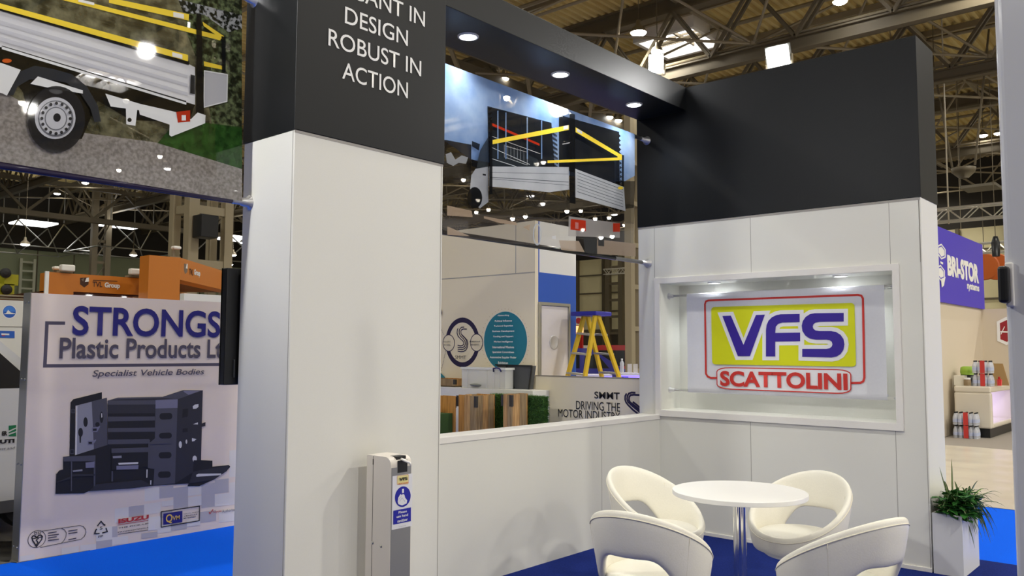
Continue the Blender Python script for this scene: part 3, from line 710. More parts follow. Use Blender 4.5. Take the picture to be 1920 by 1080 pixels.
items += [(BLKF, [(0, 89), (345, 192)], .006), (GREYF, [(0, 92), (345, 196)], .012),
 (BLKF, [(L0, -84), (0, 16), (350, 116), (350, 124), (0, 24), (L0, -76)]),
 (YELF, [(L0, -88), (0, 10), (348, 105), (348, 117), (0, 20), (L0, -78)]), (YELF, [(200, -2), (350, 29), (349, 41), (200, 8)]), (YELF, [(110, -6), (412, 70), (408, 78), (110, 2)]), (YELF, [(375, 43), (415, 70), (414, 78), (377, 51)]), (YELF, [(377, 117), (414, 126), (414, 133), (378, 126)]),
 (GREYF, [(320, 25), (340, 29), (340, 38), (320, 34)]), (GREYF, [(318, 100), (337, 105), (337, 113), (318, 108)]), (GREYF, [(142, 1), (172, 8), (172, 13), (142, 6)]),
 (BLKF, [(410, 70), (418, 72), (418, 138), (411, 136)]), (SILVD, [(378, 135), (421, 142), (420, 192), (377, 203)]), (GREYF, [(378, 135), (421, 142), (420, 192), (377, 203)], .006, True),
 (BLKF, [(352, 142), (360, 144), (360, 179), (351, 177)]), (BLKF, [(363, 27), (372, 29), (377, 218), (362, 216)]),
 (FEND, [(8, 180), (14, 155), (30, 138), (60, 126), (95, 132), (130, 142), (158, 165), (178, 200), (184, 230), (172, 231), (164, 205), (146, 178), (120, 158), (80, 150), (50, 152), (28, 165), (20, 182)]),
 (GREYF, [(52, 160), (66, 146), (150, 172), (150, 178), (90, 168)]), (GREYF, [(L0, 20), (0, 122), (34, 134), (8, 182), (0, 178), (L0, 90)]), (ORF, ell(8, 117, 9, 4, 16)),
 (TYRE, ell(100, 226, 54, 62, 40)), (RIM, ell(98, 224, 38, 39, 36)), (RIMD, ell(99, 225, 33, 34, 36)), (RIM, ell(98, 224, 30, 31, 36)), (RIMD, ell(99, 225, 21, 22, 28)), (RIM, ell(99, 225, 19, 20, 28)), (TYRE, ell(101, 223, 7, 8, 18))]
for k in range(16):
    an = 2*math.pi*k/16; items.append((TYRE, ell(99 + 27*math.cos(an), 225 + 28*math.sin(an), 3, 3.2, 8)))
items += [(GREYF, [(190, 179), (255, 198), (330, 215), (325, 226), (255, 210), (200, 203)]), (GREYF, [(228, 204), (250, 204), (246, 239), (229, 236)]), (UNDER, ell(235, 228, 4, 4, 12)), (GREYF, [(252, 206), (318, 222), (314, 238), (254, 218)]),
 (GREYF, [(310, 222), (330, 226), (350, 226), (362, 214), (377, 219), (376, 234), (313, 259), (309, 256)]), (REDF, [(322, 213), (348, 210), (348, 231), (325, 233)]), (GREYF, [(332, 219), (340, 219), (340, 229), (332, 229)])]
decal('printed_picture', t, PB, items, .0005, .019)
MB().lathe([(.0185, 0), (.0185, 2.0)], (.45, YB, 2.412), 16, axis='x').build('bottom_sleeve', film('film_sleeve', '#3a3350', .92), t, auto=.6)

# middle banner: cab and dropside body under a cloudy sky
t = banner('large clear banner printed with a tipper truck under a blue sky, right of the column', 4.9, 6.2, (3.595, 6.673), mat('rail_grey', '#9a9a98', .35, .6))
BSKY = film('film_blue_sky', '#aec4e0', .8, '#6489c2', 2.6, p0=.35, p1=.72); SLAT = film('film_slats', '#23221f', .86, '#121212', 5, stretch=(1, 1, 14)); FEN = film('film_fence', '#3a3733', .8, '#1a1815', 9); CLEAR = film('film_clear_grey', '#6f6862', .34); CLEARD = film('film_clear_dark', '#2a2826', .45)
SAND = film('film_sand', '#b59f88', .75); CABW = film('film_cab', '#b9bcc2', .85, '#9fa3aa', 4); GLASSF = film('film_glass', '#30363c', .85); SIDEW = film('film_side_panel', '#c9cdd2', .86, '#babec4', 5); LINE = film('film_line', '#5c6066', .9); WHF = film('film_white', '#dfe0e2', .9)
items = [(BSKY, [(826, 118), (1187, 252), (1187, 330), (1160, 345), (880, 300), (826, 262)]),
 (FEN, [(826, 262), (880, 272), (880, 345), (826, 345)]), (film('film_fence_gap', '#b9bcc0', .55), [(832, 290), (842, 286), (850, 300), (862, 292), (874, 296), (870, 308), (856, 306), (846, 312), (834, 306)]), (FEN, [(1150, 340), (1187, 340), (1185, 390), (1150, 395)]),
 (CLEARD, [(826, 340), (1187, 385), (1185, 420), (826, 400)]), (CLEAR, [(826, 398), (1185, 418), (1183, 482), (826, 442)]),
 (SLAT, [(910, 200), (1030, 231), (1036, 316), (912, 316)]), (SLAT, [(1044, 216), (1157, 248), (1158, 352), (1066, 322), (1044, 320)])]
for k in range(12):
    y = 204 + k*9; items.append((SLAT, [(910, y), (918, y - 1), (914, y + 5)])); y = 240 + k*8.5; items.append((SLAT, [(1031, y), (1040, y + 6), (1040, y + 10), (1031, y + 5)])); items.append((SLAT, [(1156, y + 12), (1160, y + 16), (1156, y + 19)]))
items += [(CABW, [(872, 372), (876, 330), (884, 318), (908, 312), (908, 380), (892, 392)]), (GLASSF, [(884, 318), (893, 283), (908, 258), (908, 314)]), (BLKF, [(877, 266), (892, 272), (890, 284), (877, 276)]), (BLKF, [(876, 300), (888, 304), (886, 316), (876, 313)]), (BLKF, [(897, 327), (903, 328), (903, 331), (897, 330)]),
 (BLKF, ell(882, 372, 14, 20, 20)),
 (GLASSF, [(912, 260), (1000, 300), (1000, 316), (912, 314)]), (WHF, [(913, 257), (1005, 290)], .004), (WHF, [(913, 278), (985, 310)], .004), (WHF, [(913, 299), (960, 314)], .004), (WHF, [(937, 275), (980, 287), (980, 311), (937, 296)], .003, True),
 (REDF, [(912, 232), (1003, 271), (1003, 275), (912, 237)])]
for k in range(8): items.append((WHF, [(937 + k*6, 272 + k*1.6), (937 + k*6, 296 + k*1.6)], .0015)) 
for x in (923, 938, 978, 1005, 1064): items.append((BSKY, [(x, 205 + (x-900)*.22), (x + 2, 205 + (x-900)*.22), (x + 2, 300), (x, 300)]))
items += [(SIDEW, [(907, 314), (1057, 315), (1058, 357), (1020, 362), (907, 351)]), (LINE, [(908, 325), (1056, 328)], .003), (LINE, [(908, 334), (1056, 343)], .005), (LINE, [(908, 337), (1056, 349)], .003), (CLEARD, [(907, 351), (1058, 372), (1058, 400), (907, 376)]),
 (SIDEW, [(1068, 318), (1160, 352), (1163, 397), (1067, 371)])]
for k in range(7): items.append((LINE, [(1072, 325 + k*6), (1158, 357 + k*5.4)], .003 if k % 2 else .005))
items += [(YELF, ell(1153, 354, 5, 3, 12)), (BLKF, [(907, 227), (912, 228), (912, 366), (906, 366)]), (BLKF, [(1057, 214), (1067, 217), (1068, 384), (1057, 382)]), (BLKF, [(1155, 292), (1159, 293), (1159, 352), (1155, 350)]),
 (YELF, [(912, 265), (1055, 237), (1055, 246), (912, 273)]), (YELF, [(1068, 241), (1155, 293), (1155, 300), (1068, 250)]), (YELF, [(1015, 303), (1155, 297), (1155, 302), (1015, 308)]), (YELF, [(1148, 290), (1155, 292), (1155, 302), (1146, 300)]),
 (WHF, [(1045, 239), (1054, 237), (1054, 244), (1045, 246)]), (WHF, [(1070, 243), (1080, 249), (1080, 254), (1070, 249)]),
 (SAND, [(826, 387), (872, 397), (874, 409), (826, 406)]), (SAND, [(895, 407), (955, 418), (958, 424), (925, 420), (895, 411)]), (SAND, [(968, 427), (982, 422), (980, 434)]), (SAND, [(826, 426), (868, 444), (826, 442)]), (SAND, [(1036, 452), (1073, 453), (1084, 474), (1040, 470)]), (SAND, [(1108, 450), (1180, 458), (1180, 482), (1104, 477)]),
 (film('film_plate', '#b9b4b2', .6), [(1054, 407), (1150, 420), (1150, 447), (1053, 444)]), (REDF, [(1058, 412), (1086, 415), (1086, 435), (1057, 432)]), (film('film_pink', '#d9908a', .8), [(1066, 418), (1072, 419), (1072, 431), (1066, 430)]), (REDF, [(1137, 420), (1150, 420), (1150, 436), (1137, 436)]),
 (BLKF, [(1081, 446), (1107, 448), (1107, 478), (1084, 474)]), (BLKF, [(1109, 450), (1120, 451), (1120, 463), (1109, 462)]), (WHF, [(1022, 444), (1029, 443), (1029, 450), (1022, 449)]), (film('film_rim_ghost', '#c9d3e2', .6), ell(994, 441, 7, 19, 24), .012, True)]
decal('printed_picture', t, PB, items, .0005, .019)
MB().lathe([(.0182, 0), (.0182, 2.52)], (3.6, YB, 2.412), 16, axis='x').build('bottom_sleeve', film('film_dark_sleeve', '#1a1e24', .93), t, auto=.6)
MB().lathe([(.0182, 0), (.0182, 2.6)], (3.6, YB, 3.574), 16, axis='x').build('top_sleeve', film('film_sky_sleeve', '#a9c3e8', .9), t, auto=.6)

# ================================================================== PRINTED BOARD STAND (left)
YS = 6.97
PSB = Plane('y', YS)
t = thing('display_board', (3.6, 7.04, -.004), 'large grey printed display board with navy lettering and aluminium edge', 'display board')
BOARD = mat('board_print_grey', '#e3d3c4', .7, noise=.04, nscale=3)
MB().box((2.386, YS, -.0035), (5.2, YS + .14, 2.022)).build('panel', BOARD, t)
MB().box((2.380, YS - .002, -.0035), (2.3855, YS + .142, 2.026)).build('edge_strip', mat('aluminium_edge', '#a9a89e', .38, .75), t)
for z in (1.95, 1.36, .72, .1):
    for y in (YS + .03, YS + .1): MB().lathe([(.009, 0), (.008, -.004), (.002, -.006)], (2.380, y, z), 12, axis='x').build('rivet', STEEL, t, smooth=True)
C7 = conv(90, 720, 4.909); BI = mat('board_navy', '#1d1870', .6); GI = mat('board_grey_ink', '#4e4857', .6)
K1 = mat('picture_black', '#17161b', .7); K2 = mat('picture_dark_grey', '#2c2b33', .7); K3 = mat('picture_mid_grey', '#4b4a55', .7); K4 = mat('picture_light_grey', '#8c8b96', .7); K5 = mat('picture_pale', '#cfcccb', .7); K6 = mat('picture_violet_grey', '#77758a', .7)
TA = mat('board_tile_pale', '#dbd5cd', .7); TB = mat('board_tile_shade', '#b3aeb0', .7)
items = []
# pale tile pattern in the lower right
C4b = conv(0, 810, 4)
def tile(x0, y0, x1, y1, m_, s_=-.12): items.append((m_, C4b([(x0, y0), (x1, y0 + (x1-x0)*s_), (x1, y1 + (x1-x0)*s_), (x0, y1)])))
for q in ((1085,425,1195,520,TA),(1195,415,1300,500,TB),(1300,420,1410,510,TB),(1410,400,1510,480,TA),(1510,390,1610,480,TB),(1610,360,1715,465,TB),(1720,140,1790,340,TA),(1720,380,1790,480,TA),(860,575,965,680,TA),(965,560,1080,640,TB),(1080,540,1205,620,TA),(1210,520,1300,560,TA),(1300,500,1410,580,TB),(1410,490,1510,560,TA),(1510,480,1610,570,TB),(1610,470,1780,560,TA),(1500,600,1620,680,TB),(1640,590,1780,680,TA),(840,710,880,790,TB),(1180,700,1290,760,TA),(1280,690,1400,740,TB),(1110,640,1205,740,TA),(720,720,840,820,TA),(600,850,720,900,TA),(460,870,590,920,TA),(720,820,840,880,TB),(840,790,960,850,TA),(1060,760,1180,800,TB),(150,930,260,970,TA),(1200,600,1290,640,TB),(1400,660,1500,710,TA)): tile(*q)

# frame rule
decal('printed_frame', t, PSB, [(GI, [(122, 606), (88, 605.5), (84, 686), (470, 683)], .026)], .0001, .0005)
decal('printed_tiles', t, PSB, items, .0001, .0005); items = []
# product picture
pp = [(K1, [(205,170),(230,140),(494,75),(494,140),(250,200),(245,660),(195,665)]), (K2, [(215,232),(243,232),(243,265),(215,265)]), (K3, [(215,232),(243,232),(243,265),(215,265)], .004, True), (K3, [(203,605),(235,605),(235,640),(203,640)], .004, True),
 (K4, [(258,200),(540,125),(545,560),(258,662)]), (K5, [(256,200),(268,197),(262,660),(246,664)]), (K3, [(400,163),(540,125),(545,560),(420,605)]),
 (K1, ell(343, 350, 20, 45, 20)), (K1, ell(297, 445, 22, 42, 20)), (K1, [(285,470),(303,470),(300,540),(288,540)]), (K1, ell(490, 307, 17, 52, 20)), (K5, [(487,270),(495,268),(497,305),(488,310)]), (K1, ell(452, 372, 20, 22, 16)), (K6, [(400,400),(452,395),(475,385),(475,395),(450,440),(400,440)]), (K1, [(410,410),(445,408),(445,430),(410,432)]), (K6, [(362,522),(410,520),(440,508),(440,518),(410,560),(362,562)]), (K1, [(370,532),(402,532),(402,552),(370,552)]),
 (K1, [(545,155),(640,125),(1050,118),(1240,56),(1420,58),(1405,700),(1510,705),(1510,760),(1660,745),(1675,760),(1640,800),(1520,880),(1390,938),(1280,940),(1290,915),(970,935),(770,960),(370,985),(330,1005),(65,1010),(72,830),(100,795),(135,785),(135,670),(245,655),(545,560)]),
 (K3, [(545,152),(640,125),(1050,120),(1240,58),(1420,58),(1190,140),(985,150),(985,188),(545,190)]), (K2, [(640,140),(1060,130),(1170,130),(985,148),(560,152)]), (K6, [(1250,75),(1240,62),(1400,62),(1290,100)]),
 (K3, [(545,300),(980,298),(980,335),(545,345)]), (K3, [(545,405),(980,400),(980,438),(545,442)]), (K3, [(545,512),(925,505),(925,548),(545,555)]), (K2, [(545,190),(980,188),(980,268),(545,272)]),
 (K3, [(985,148),(1190,140),(1165,915),(965,932),(975,780),(920,775),(930,540),(980,500)]), (K6, [(985,148),(1190,140),(1188,220),(985,225)]),
 (K1, qrr((1022,268),(1140,265),(1140,325),(1022,328), .45)), (K1, qrr((1018,450),(1135,446),(1135,500),(1018,502), .45)), (K1, qrr((1015,628),(1132,624),(1132,682),(1015,685), .45)), (K1, qrr((1008,806),(1125,802),(1125,860),(1008,864), .45)),
 (K2, [(1190,140),(1420,58),(1400,700),(1330,780),(1330,810),(1165,915)]), (K5, [(1328,205),(1345,190),(1380,185),(1380,210),(1360,226),(1330,228)]), (K5, [(1330,370),(1375,352),(1375,372)]), (K5, [(1320,498),(1362,506),(1340,525),(1320,528)]), (K5, ell(1213, 557, 14, 32, 16)), (K5, ell(1269, 530, 8, 20, 14)), (K5, ell(1345, 688, 20, 30, 16)), (K1, [(1235,230),(1285,225),(1280,300),(1230,310)]), (K1, [(1235,410),(1280,405),(1280,440),(1232,445)]), (K2, [(1405,365),(1445,350),(1442,385),(1405,395)]),
 (K1, [(1335,700),(1505,705),(1505,790),(1330,805)]), (K2, [(1330,805),(1660,748),(1640,800),(1520,880),(1290,915)]), (K5, [(1358,835),(1380,825),(1590,822),(1585,838),(1360,852)]),
 (K3, [(135,668),(432,655),(430,710),(140,712)]), (K3, [(416,655),(432,655),(430,960),(414,960)]), (K3, [(205,712),(218,712),(215,985),(204,985)]), (K6, [(340,722),(424,712),(420,768),(342,772)]), (K2, [(70,900),(200,850),(200,870),(75,908)]), (K4, [(222,795),(310,782),(312,800),(225,808)]), (K2, [(215,830),(425,825),(425,845),(215,850)]),
 (K3, [(578,592),(922,582),(922,625),(578,634)]), (K1, [(580,634),(915,628),(910,760),(580,790)]), (K4, [(590,662),(670,658),(672,678),(592,682)]), (K5, [(640,725),(825,718),(822,735),(645,742)]), (K6, [(624,752),(826,745),(824,782),(624,788)]), (K3, [(578,800),(592,800),(592,895),(576,895)]), (K3, [(918,510),(932,510),(925,770),(912,770)]), (K5, [(900,785),(910,785),(908,860),(898,862)]), (K5, [(935,885),(945,885),(943,930),(933,930)]), (K3, [(930,545),(1120,535),(1130,500),(1128,545),(930,555)]), (K2, [(440,920),(850,880),(960,935),(770,958),(370,985)])]
for it in pp: items.append((it[0], C7(it[1])) + tuple(it[2:]))
decal('printed_picture', t, PSB, items, .00015, .0045); items = []
# marks along the foot of the board
CM = conv(40, 930, 4.571); KB = mat('board_black_ink', '#1a181c', .6); RI = mat('board_red_ink', '#b02a2c', .6); GOLD = mat('board_gold_ink', '#d9b45c', .6)
def ring(cx, cy, rx, ry, a0=0, a1=360, tilt=-.16): return [(x, y + (x - cx) * tilt) for x, y in ell(cx, cy, rx, ry, 32, a0, a1)]
items += [(KB, CM(ring(131, 368, 76, 72)), .004, True), (KB, CM([(172,300),(500,252),(530,262),(549,285),(552,312),(538,345),(510,370),(160,440)]), .004), (KB, CM([(340,276),(368,288),(384,315),(380,350),(360,385),(335,408)]), .004),
 (KB, CM([(88,350),(100,340),(116,342),(131,356),(148,336),(165,333),(178,346),(172,372),(128,432),(95,380),(88,350)]), .009), (KB, CM([(90,366),(176,350)]), .006), (KB, CM([(146,360),(126,376),(140,396),(126,420)]), .008)]
for k in range(5):
    if k != 4: items.append((GI, CM([(226, 318 + k*21 + 0), (300 + (k % 2)*20, 306 + k*21)]), .008))
for k in range(3): items.append((GI, CM([(400, 300 + k*22 + (k == 2)*30), (478 - (k == 2)*10, 288 + k*22 + (k == 2)*28)]), .008))
items += [(KB, CM([(648,258),(680,216),(712,252)]), .009), (KB, CM([(722,272),(734,305),(690,315)]), .009), (KB, CM([(668,320),(624,322),(640,282)]), .009), (KB, CM([(700,250),(716,236),(718,254)])), (KB, CM([(696,306),(690,320),(702,318)])), (KB, CM([(630,292),(642,276),(648,290)])),
 (RI, CM([(824,246),(1086,208)]), .004), (KB, CM([(826,326),(1082,290)]), .004),
 (KB, CM([(1196,134),(1524,86),(1522,210),(1196,266)]), .008, True), (BI, CM([(1213,150),(1377,126),(1376,222),(1213,246)])),
 (RI, CM([(1604,138),(1614,150),(1640,112)]), .007)]
decal('printed_marks', t, PSB, items, .00015, .0045)
LF = .01
def bt(body, bl, tr, m_, bold=.02, shear=0, cv=None):
    if cv: bl, tr = cv([bl])[0], cv([tr])[0]
    text('lettering', body, t, PSB, bl, tr, m_, bold, LF, shear)
bt('STRONGS', (134, 629), (413, 584), BI, .022)
bt('Plastic Products Ltd', (110, 672.5), (432, 637), GI, .018)
bt('Specialist Vehicle Bodies', (172, 710), (382, 691), GI, .008, .2)
bt('bsi', (107, 333), (166, 290), KB, .0, 0, CM); bt('5', (668, 288), (692, 258), KB, .01, 0, CM); bt('PP', (655, 358), (696, 332), KB, .01, 0, CM)
bt('ISUZU', (826, 235), (1088, 158), RI, .05, 0, CM); bt('THE PICK-UP', (826, 280), (1086, 228), KB, .02, 0, CM); bt('PROFESSIONALS', (824, 315), (1084, 264), KB, .02, 0, CM)
bt('Q', (1232, 240), (1292, 150), GOLD, .02, 0, CM); bt('VM', (1290, 208), (1354, 162), GOLD, .02, 0, CM)
for k, s_ in enumerate(('QUALIFIED', 'VEHICLE', 'MODIFIER')): bt(s_, (1386, 158 + k*19), (1516 - k*12, 130 + k*19), KB, .01, 0, CM)
bt('Toyota', (1632, 152), (1712, 116), RI, .01, 0, CM); bt('Authorised', (1716, 143), (1838, 100), GI, 0, 0, CM)
tag(MB().prism([at_z(158, 1013, -.0035), at_z(30, 1053, -.0035) , at_z(-40, 1066, -.0035), V((1.0, 7.4, -.0035)), V((1.0, 9.3, -.0035)), V((3.3, 9.3, -.0035)), V((3.3, 7.2, -.0035)), V((2.37, 7.2, -.0035)), V((2.37, 6.965, -.0035)), V((2.9, 6.965, -.0035))], (0, 0, .003)).build('floor_plate', mat('scuffed_floor_plate', '#8f8d86', .35, .3, noise=.3, nscale=6)), 'scuffed grey metal floor sheet by the display board edge', 'floor plate')

# white pick-up behind the board --------------------------------------------------------
def wheel(parent, c, r, wd, axis, side):
    w_ = MB().lathe([(r*.62, -wd/2), (r*.95, -wd/2), (r, -wd*.3), (r, wd*.3), (r*.95, wd/2), (r*.62, wd/2)], c, 30, axis=axis).build('tyre', mat('tyre_rubber', '#161616', .8), parent, auto=.6)
    MB().lathe([(r*.63, wd*.3), (r*.55, wd*.1), (r*.2, wd*.25), (r*.05, wd*.3)], c, 20, axis=axis).build('wheel_rim', STEEL, w_, auto=.6)
    return w_
YV = 8.0
t = thing('pickup_truck', (1.2, 8.9, 0), 'white pick-up truck with dark side window behind the display board', 'truck')
WB = mat('white_car_paint', '#d9dbd8', .25, coat=.5); GL = mat('car_glass', '#1b1f22', .08)
a0 = at_y(0, 640, YV); a1 = at_y(36, 668, YV); g0 = at_y(0, 660, YV); g1 = at_y(36, 690, YV); wbm = at_y(20, 735, YV).z
sl = (a1.z - a0.z) / (a1.x - a0.x)
xm = 1.2; xr = 3.6; zr = a0.z + sl * (1.9 - a0.x)
body = [(-.9, .42), (-.9, wbm + .0), (2.9, wbm - .02), (3.5, wbm - .12), (3.75, wbm - .3), (3.8, .45), (3.55, .3), (-.6, .28)]
MB().prism([(x, YV, z) for x, z in body], (0, 1.75, 0)).build('body', WB, t, bevel=.05, seg=3)
roofx = a0.x - .35; rz = a0.z + sl * -.35
cab = [(.3, wbm - .05), (.35, rz - .02), (.6, rz), (roofx, rz), (a0.x + (wbm - a0.z) / sl, wbm - .05)]
MB().prism([(x, YV + .06, z) for x, z in cab], (0, 1.6, 0)).build('cab', WB, t, bevel=.03)
win = [(.55, wbm + .02), (.6, rz - .12), (roofx - .05, rz - .12), (g0.x, g0.z), (g0.x + (wbm + .02 - g0.z) / sl - .05, wbm + .02)]
MB().prism([(x, YV + .03, z) for x, z in win], (0, .02, 0)).build('side_window', GL, t)
MB().box((-.7, YV - .02, .2), (3.3, YV + .02, .3)).build('sill', mat('sill_grey', '#5a5c5e', .4), t)
MB().box((1.6, YV - .16, wbm - .0), (1.82, YV + .0, wbm + .2)).build('mirror', DARK, t, bevel=.02)
for x in (-.1, 2.9):
    for y in (YV + .12, YV + 1.62): wheel(t, (x, y, .34), .34, .22, 'y', 1)
PV = Plane('y', YV - .001)
text('lettering', 'ER', t, PV, (3, 817), (13.5, 808), KB, .06, .006); text('lettering', 'UTI', t, PV, (-1, 832), (27, 822.5), KB, .06, .006); text('lettering', 'est and', t, PV, (-2, 844), (28, 837), GI, 0, .006, .25)
decal('green_mark', t, PV, [(mat('green_swash', '#0d7a4c', .5), [(16, 798), (30, 797), (30, 818), (16, 818)]), (WB, [(15, 808), (31, 801), (31, 803), (15, 811)]), (WB, [(15, 813), (31, 808), (31, 810), (15, 816)])], .0006, .003)

# white exhibition wall with blue roundel at far left
YW = 11.6; PW = Plane('y', YW)
t = thing('roundel_wall', (3.3, YW, 0), 'white exhibition wall with a blue roundel at the far left', 'exhibition wall')
zt2 = at_y(20, 563, YW).z
MB().box((1.6, YW, 0), (at_y(43, 600, YW).x, YW + .12, zt2)).build('panel', WHITE, t)
BB = mat('sign_blue', '#1f5fc4', .5); BB2 = mat('sign_light_blue', '#3e86e6', .5)
decal('roundel', t, PW, [(INK, ell(17.5, 584.5, 13.5, 13, 32)), (BB, ell(17.5, 584.5, 12, 11.5, 32)), (BB2, ell(17.5, 584.5, 11, 10.5, 28, 180, 360)), (INK, [(10, 589), (15, 581), (20, 586), (25, 587), (25, 588.5), (12, 589)]), (INK, [(8, 588.3), (28, 588.3)], .01), (SEAM, [(-10, 612), (42, 613)], .012), (BB, [(-8, 620), (27, 621), (27, 634), (-8, 633)]), (INK, [(2, 625), (17, 625.5), (17, 628.5), (2, 628)]), (RED, [(3, 628.5), (9, 628.5), (9, 630), (3, 630)])], .001, .002)
b = MB(); b.tube([(1.6, YW, zt2 + .02), (4.1, YW, zt2 + .02)], .012, 6); b.tube([(1.6, YW, zt2 + .055), (4.1, YW, zt2 + .055)], .012, 6)
for x in (1.8, 3.0, 4.05): b.tube([(x, YW + .05, zt2 - .05), (x, YW + .02, zt2 + .06)], .012, 6)
b.build('top_rail', ROD, t)
c = at_y(10, 535, 17)
t = thing('yellow_machine', (c.x - .4, 17, 0), 'yellow lifting machine with black rollers at the far left edge', 'machine')
b = MB(); b.box((c.x - 1.6, 16.9, 0), (c.x + .12, 17.5, c.z + .02)).box((c.x - .05, 16.9, c.z), (c.x + .18, 17.4, c.z + .2)); b.build('body', mat('machine_yellow', '#a8a50e', .5), t)
for px, py in ((10, 512), (12, 543), (-12, 540)):
    q = at_y(px, py, 16.88); MB().lathe([(.09, 0), (.09, -.05), (.03, -.06)], (q.x, 16.9, q.z), 18, axis='y').build('roller', DARK, t)

# orange stand ------------------------------------------------------------------------------
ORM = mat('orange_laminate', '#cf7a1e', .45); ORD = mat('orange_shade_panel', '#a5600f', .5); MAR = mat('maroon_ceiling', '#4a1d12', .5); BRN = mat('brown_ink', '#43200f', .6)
YT = 13.5; PT = Plane('y', YT)
t = thing('orange_stand', (6.3, 13.4, 0), 'orange exhibition stand with a square tower and lettered fascias', 'exhibition stand')
p0 = at_y(92, 510, YT); p1 = at_y(262, 516, YT); pz0 = at_y(180, 549, YT).z
MB().box((p0.x, YT, pz0), (p1.x + .3, YT + .35, p0.z)).build('fascia', ORM, t)
MB().box((p0.x - .05, YT - .01, 0), (p0.x, YT + .03, p0.z + .01)).build('white_edge', mat('pure_white_edge', '#ffffff', .5), t)  # plain pure white strip at the fascia's left end
MB().box((p0.x, YT, 0), (at_y(138, 540, YT).x, YT + .35, pz0)).build('pier', ORM, t)
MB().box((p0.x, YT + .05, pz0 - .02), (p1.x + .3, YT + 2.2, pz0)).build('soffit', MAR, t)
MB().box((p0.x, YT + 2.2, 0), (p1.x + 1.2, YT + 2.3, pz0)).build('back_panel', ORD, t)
YTT = 12.6; q0 = at_y(280, 478, YTT); q1 = at_y(339, 479, YTT)
MB().box((q0.x, YTT, 0), (q1.x, at_x(262.5, 478, q0.x).y, q0.z)).build('tower', ORM, t)
u0 = V((q1.x, YTT, 0)); ang = math.radians(43.5); ud = V((math.cos(ang), math.sin(ang), 0)); SLN = Slant(u0, ud)
e1 = SLN.px(440, 509); f0 = SLN.px(340, 525)
L_ = (e1 - u0).dot(ud); nrm = SLN.n
b = MB(); b.prism([u0 + V((0,0,f0.z)), u0 + ud*L_ + V((0,0,f0.z)), u0 + ud*L_ - nrm*.3 + V((0,0,f0.z)), u0 - nrm*.3 + V((0,0,f0.z))], (0, 0, q0.z - f0.z)); b.build('side_fascia', ORM, t)
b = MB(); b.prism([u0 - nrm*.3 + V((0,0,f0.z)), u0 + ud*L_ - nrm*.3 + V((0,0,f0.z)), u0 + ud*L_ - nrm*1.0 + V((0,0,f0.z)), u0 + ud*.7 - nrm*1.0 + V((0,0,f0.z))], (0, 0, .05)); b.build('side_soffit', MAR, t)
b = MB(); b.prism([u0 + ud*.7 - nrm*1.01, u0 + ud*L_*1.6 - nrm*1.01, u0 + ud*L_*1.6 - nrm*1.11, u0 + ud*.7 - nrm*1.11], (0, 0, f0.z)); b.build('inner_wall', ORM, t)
decal('shield_mark', t, PT, [(BRN, [(150, 521), (166, 520), (166, 533), (158, 539), (150, 533)]), (INK, [(159, 529), (162, 521), (166.5, 520.5), (166.5, 528)]), (mat('grey_ink', '#7a6a5c', .6), [(152, 524), (158, 521), (156, 528)]), (BRN, [(174, 525.5), (220, 527.5)], .012)], .001, .002)
text('lettering', 'TVL', t, PT, (173, 537.5), (192, 529), BRN, .02, .006); text('white_lettering', 'Group', t, PT, (195.5, 541.5), (225, 531), INK, .05, .006)
decal('side_shield_mark', t, SLN, [(mat('grey_ink', '#7a6a5c', .6), [(345, 494), (351.5, 496), (351, 510), (347, 514), (345, 508)]), (INK, [(348, 503), (350, 494), (351.5, 495), (351.5, 504)])], .001, .002)
text('side_lettering', 'TVL', t, SLN, (354, 515), (362, 505.5), BRN, .02, .006); text('white_side_lettering', 'Group', t, SLN, (363, 518), (375, 507.5), INK, .05, .006); text('white_side_lettering', 'U', t, SLN, (415, 530), (424, 516), INK, .05, .006)
for px, py in ((167, 550.5), (234, 553)):
    q = at_y(px, py, YT + .6); MB().lathe([(.05, 0), (.045, -.03), (.01, -.035)], (q.x, q.y, pz0 - .02), 12).build('spotlight', GLOW, t)
q = SLN.px(382, 548) - nrm * .9
b = MB(); b.box((q.x - .05, q.y - .05, q.z - .25), (q.x + .05, q.y + .05, q.z + .22)); b.build('lit_column', mat('warm_glow', '#ffe2a8', .5, emit=2.2), t)
for px, py, wd, hh, Y_, lab in ((124, 503, .2, .1, YT, 'white floodlight on the left orange fascia, at its left end'), (105, 503, .12, .05, YT + .3, 'small white lamp on an arm at the left end of the orange fascia'), (251, 510, .18, .1, YT, 'white floodlight on the left orange fascia, beside the tower'), (328, 465, .13, .05, YTT + .2, 'slim white lamp on an arm above the orange tower')):
    q = at_y(px, py, Y_)
    base = p0.z if Y_ < 14 and Y_ >= YT else q0.z
    base += .005; q.z = max(q.z, base + hh/2 + .02)
    tl = thing('floodlight', (q.x, Y_ + .1, base), lab, 'floodlight', 'lamps on the orange stand')
    MB().box((q.x - wd/2, Y_ - .1, q.z - hh/2), (q.x + wd/2, Y_ + .02, q.z + hh/2)).build('housing', mat('lamp_white', '#f4f2ea', .4), tl, bevel=.02)
    MB().box((q.x - .02, Y_ + .03, base), (q.x + .02, Y_ + .07, q.z)).box((q.x - .09, Y_ - .02, base), (q.x + .09, Y_ + .12, base + .03)).build('bracket', ROD, tl)
q = at_y(382, 556, 9.6)
tag(MB().box((at_y(345, 560, 9.6).x, 9.6, 0), (at_y(470, 560, 9.6).x, 9.7, at_y(400, 553, 9.6).z)).build('partition', WHITE), 'plain white partition behind the grey display board', 'partition')

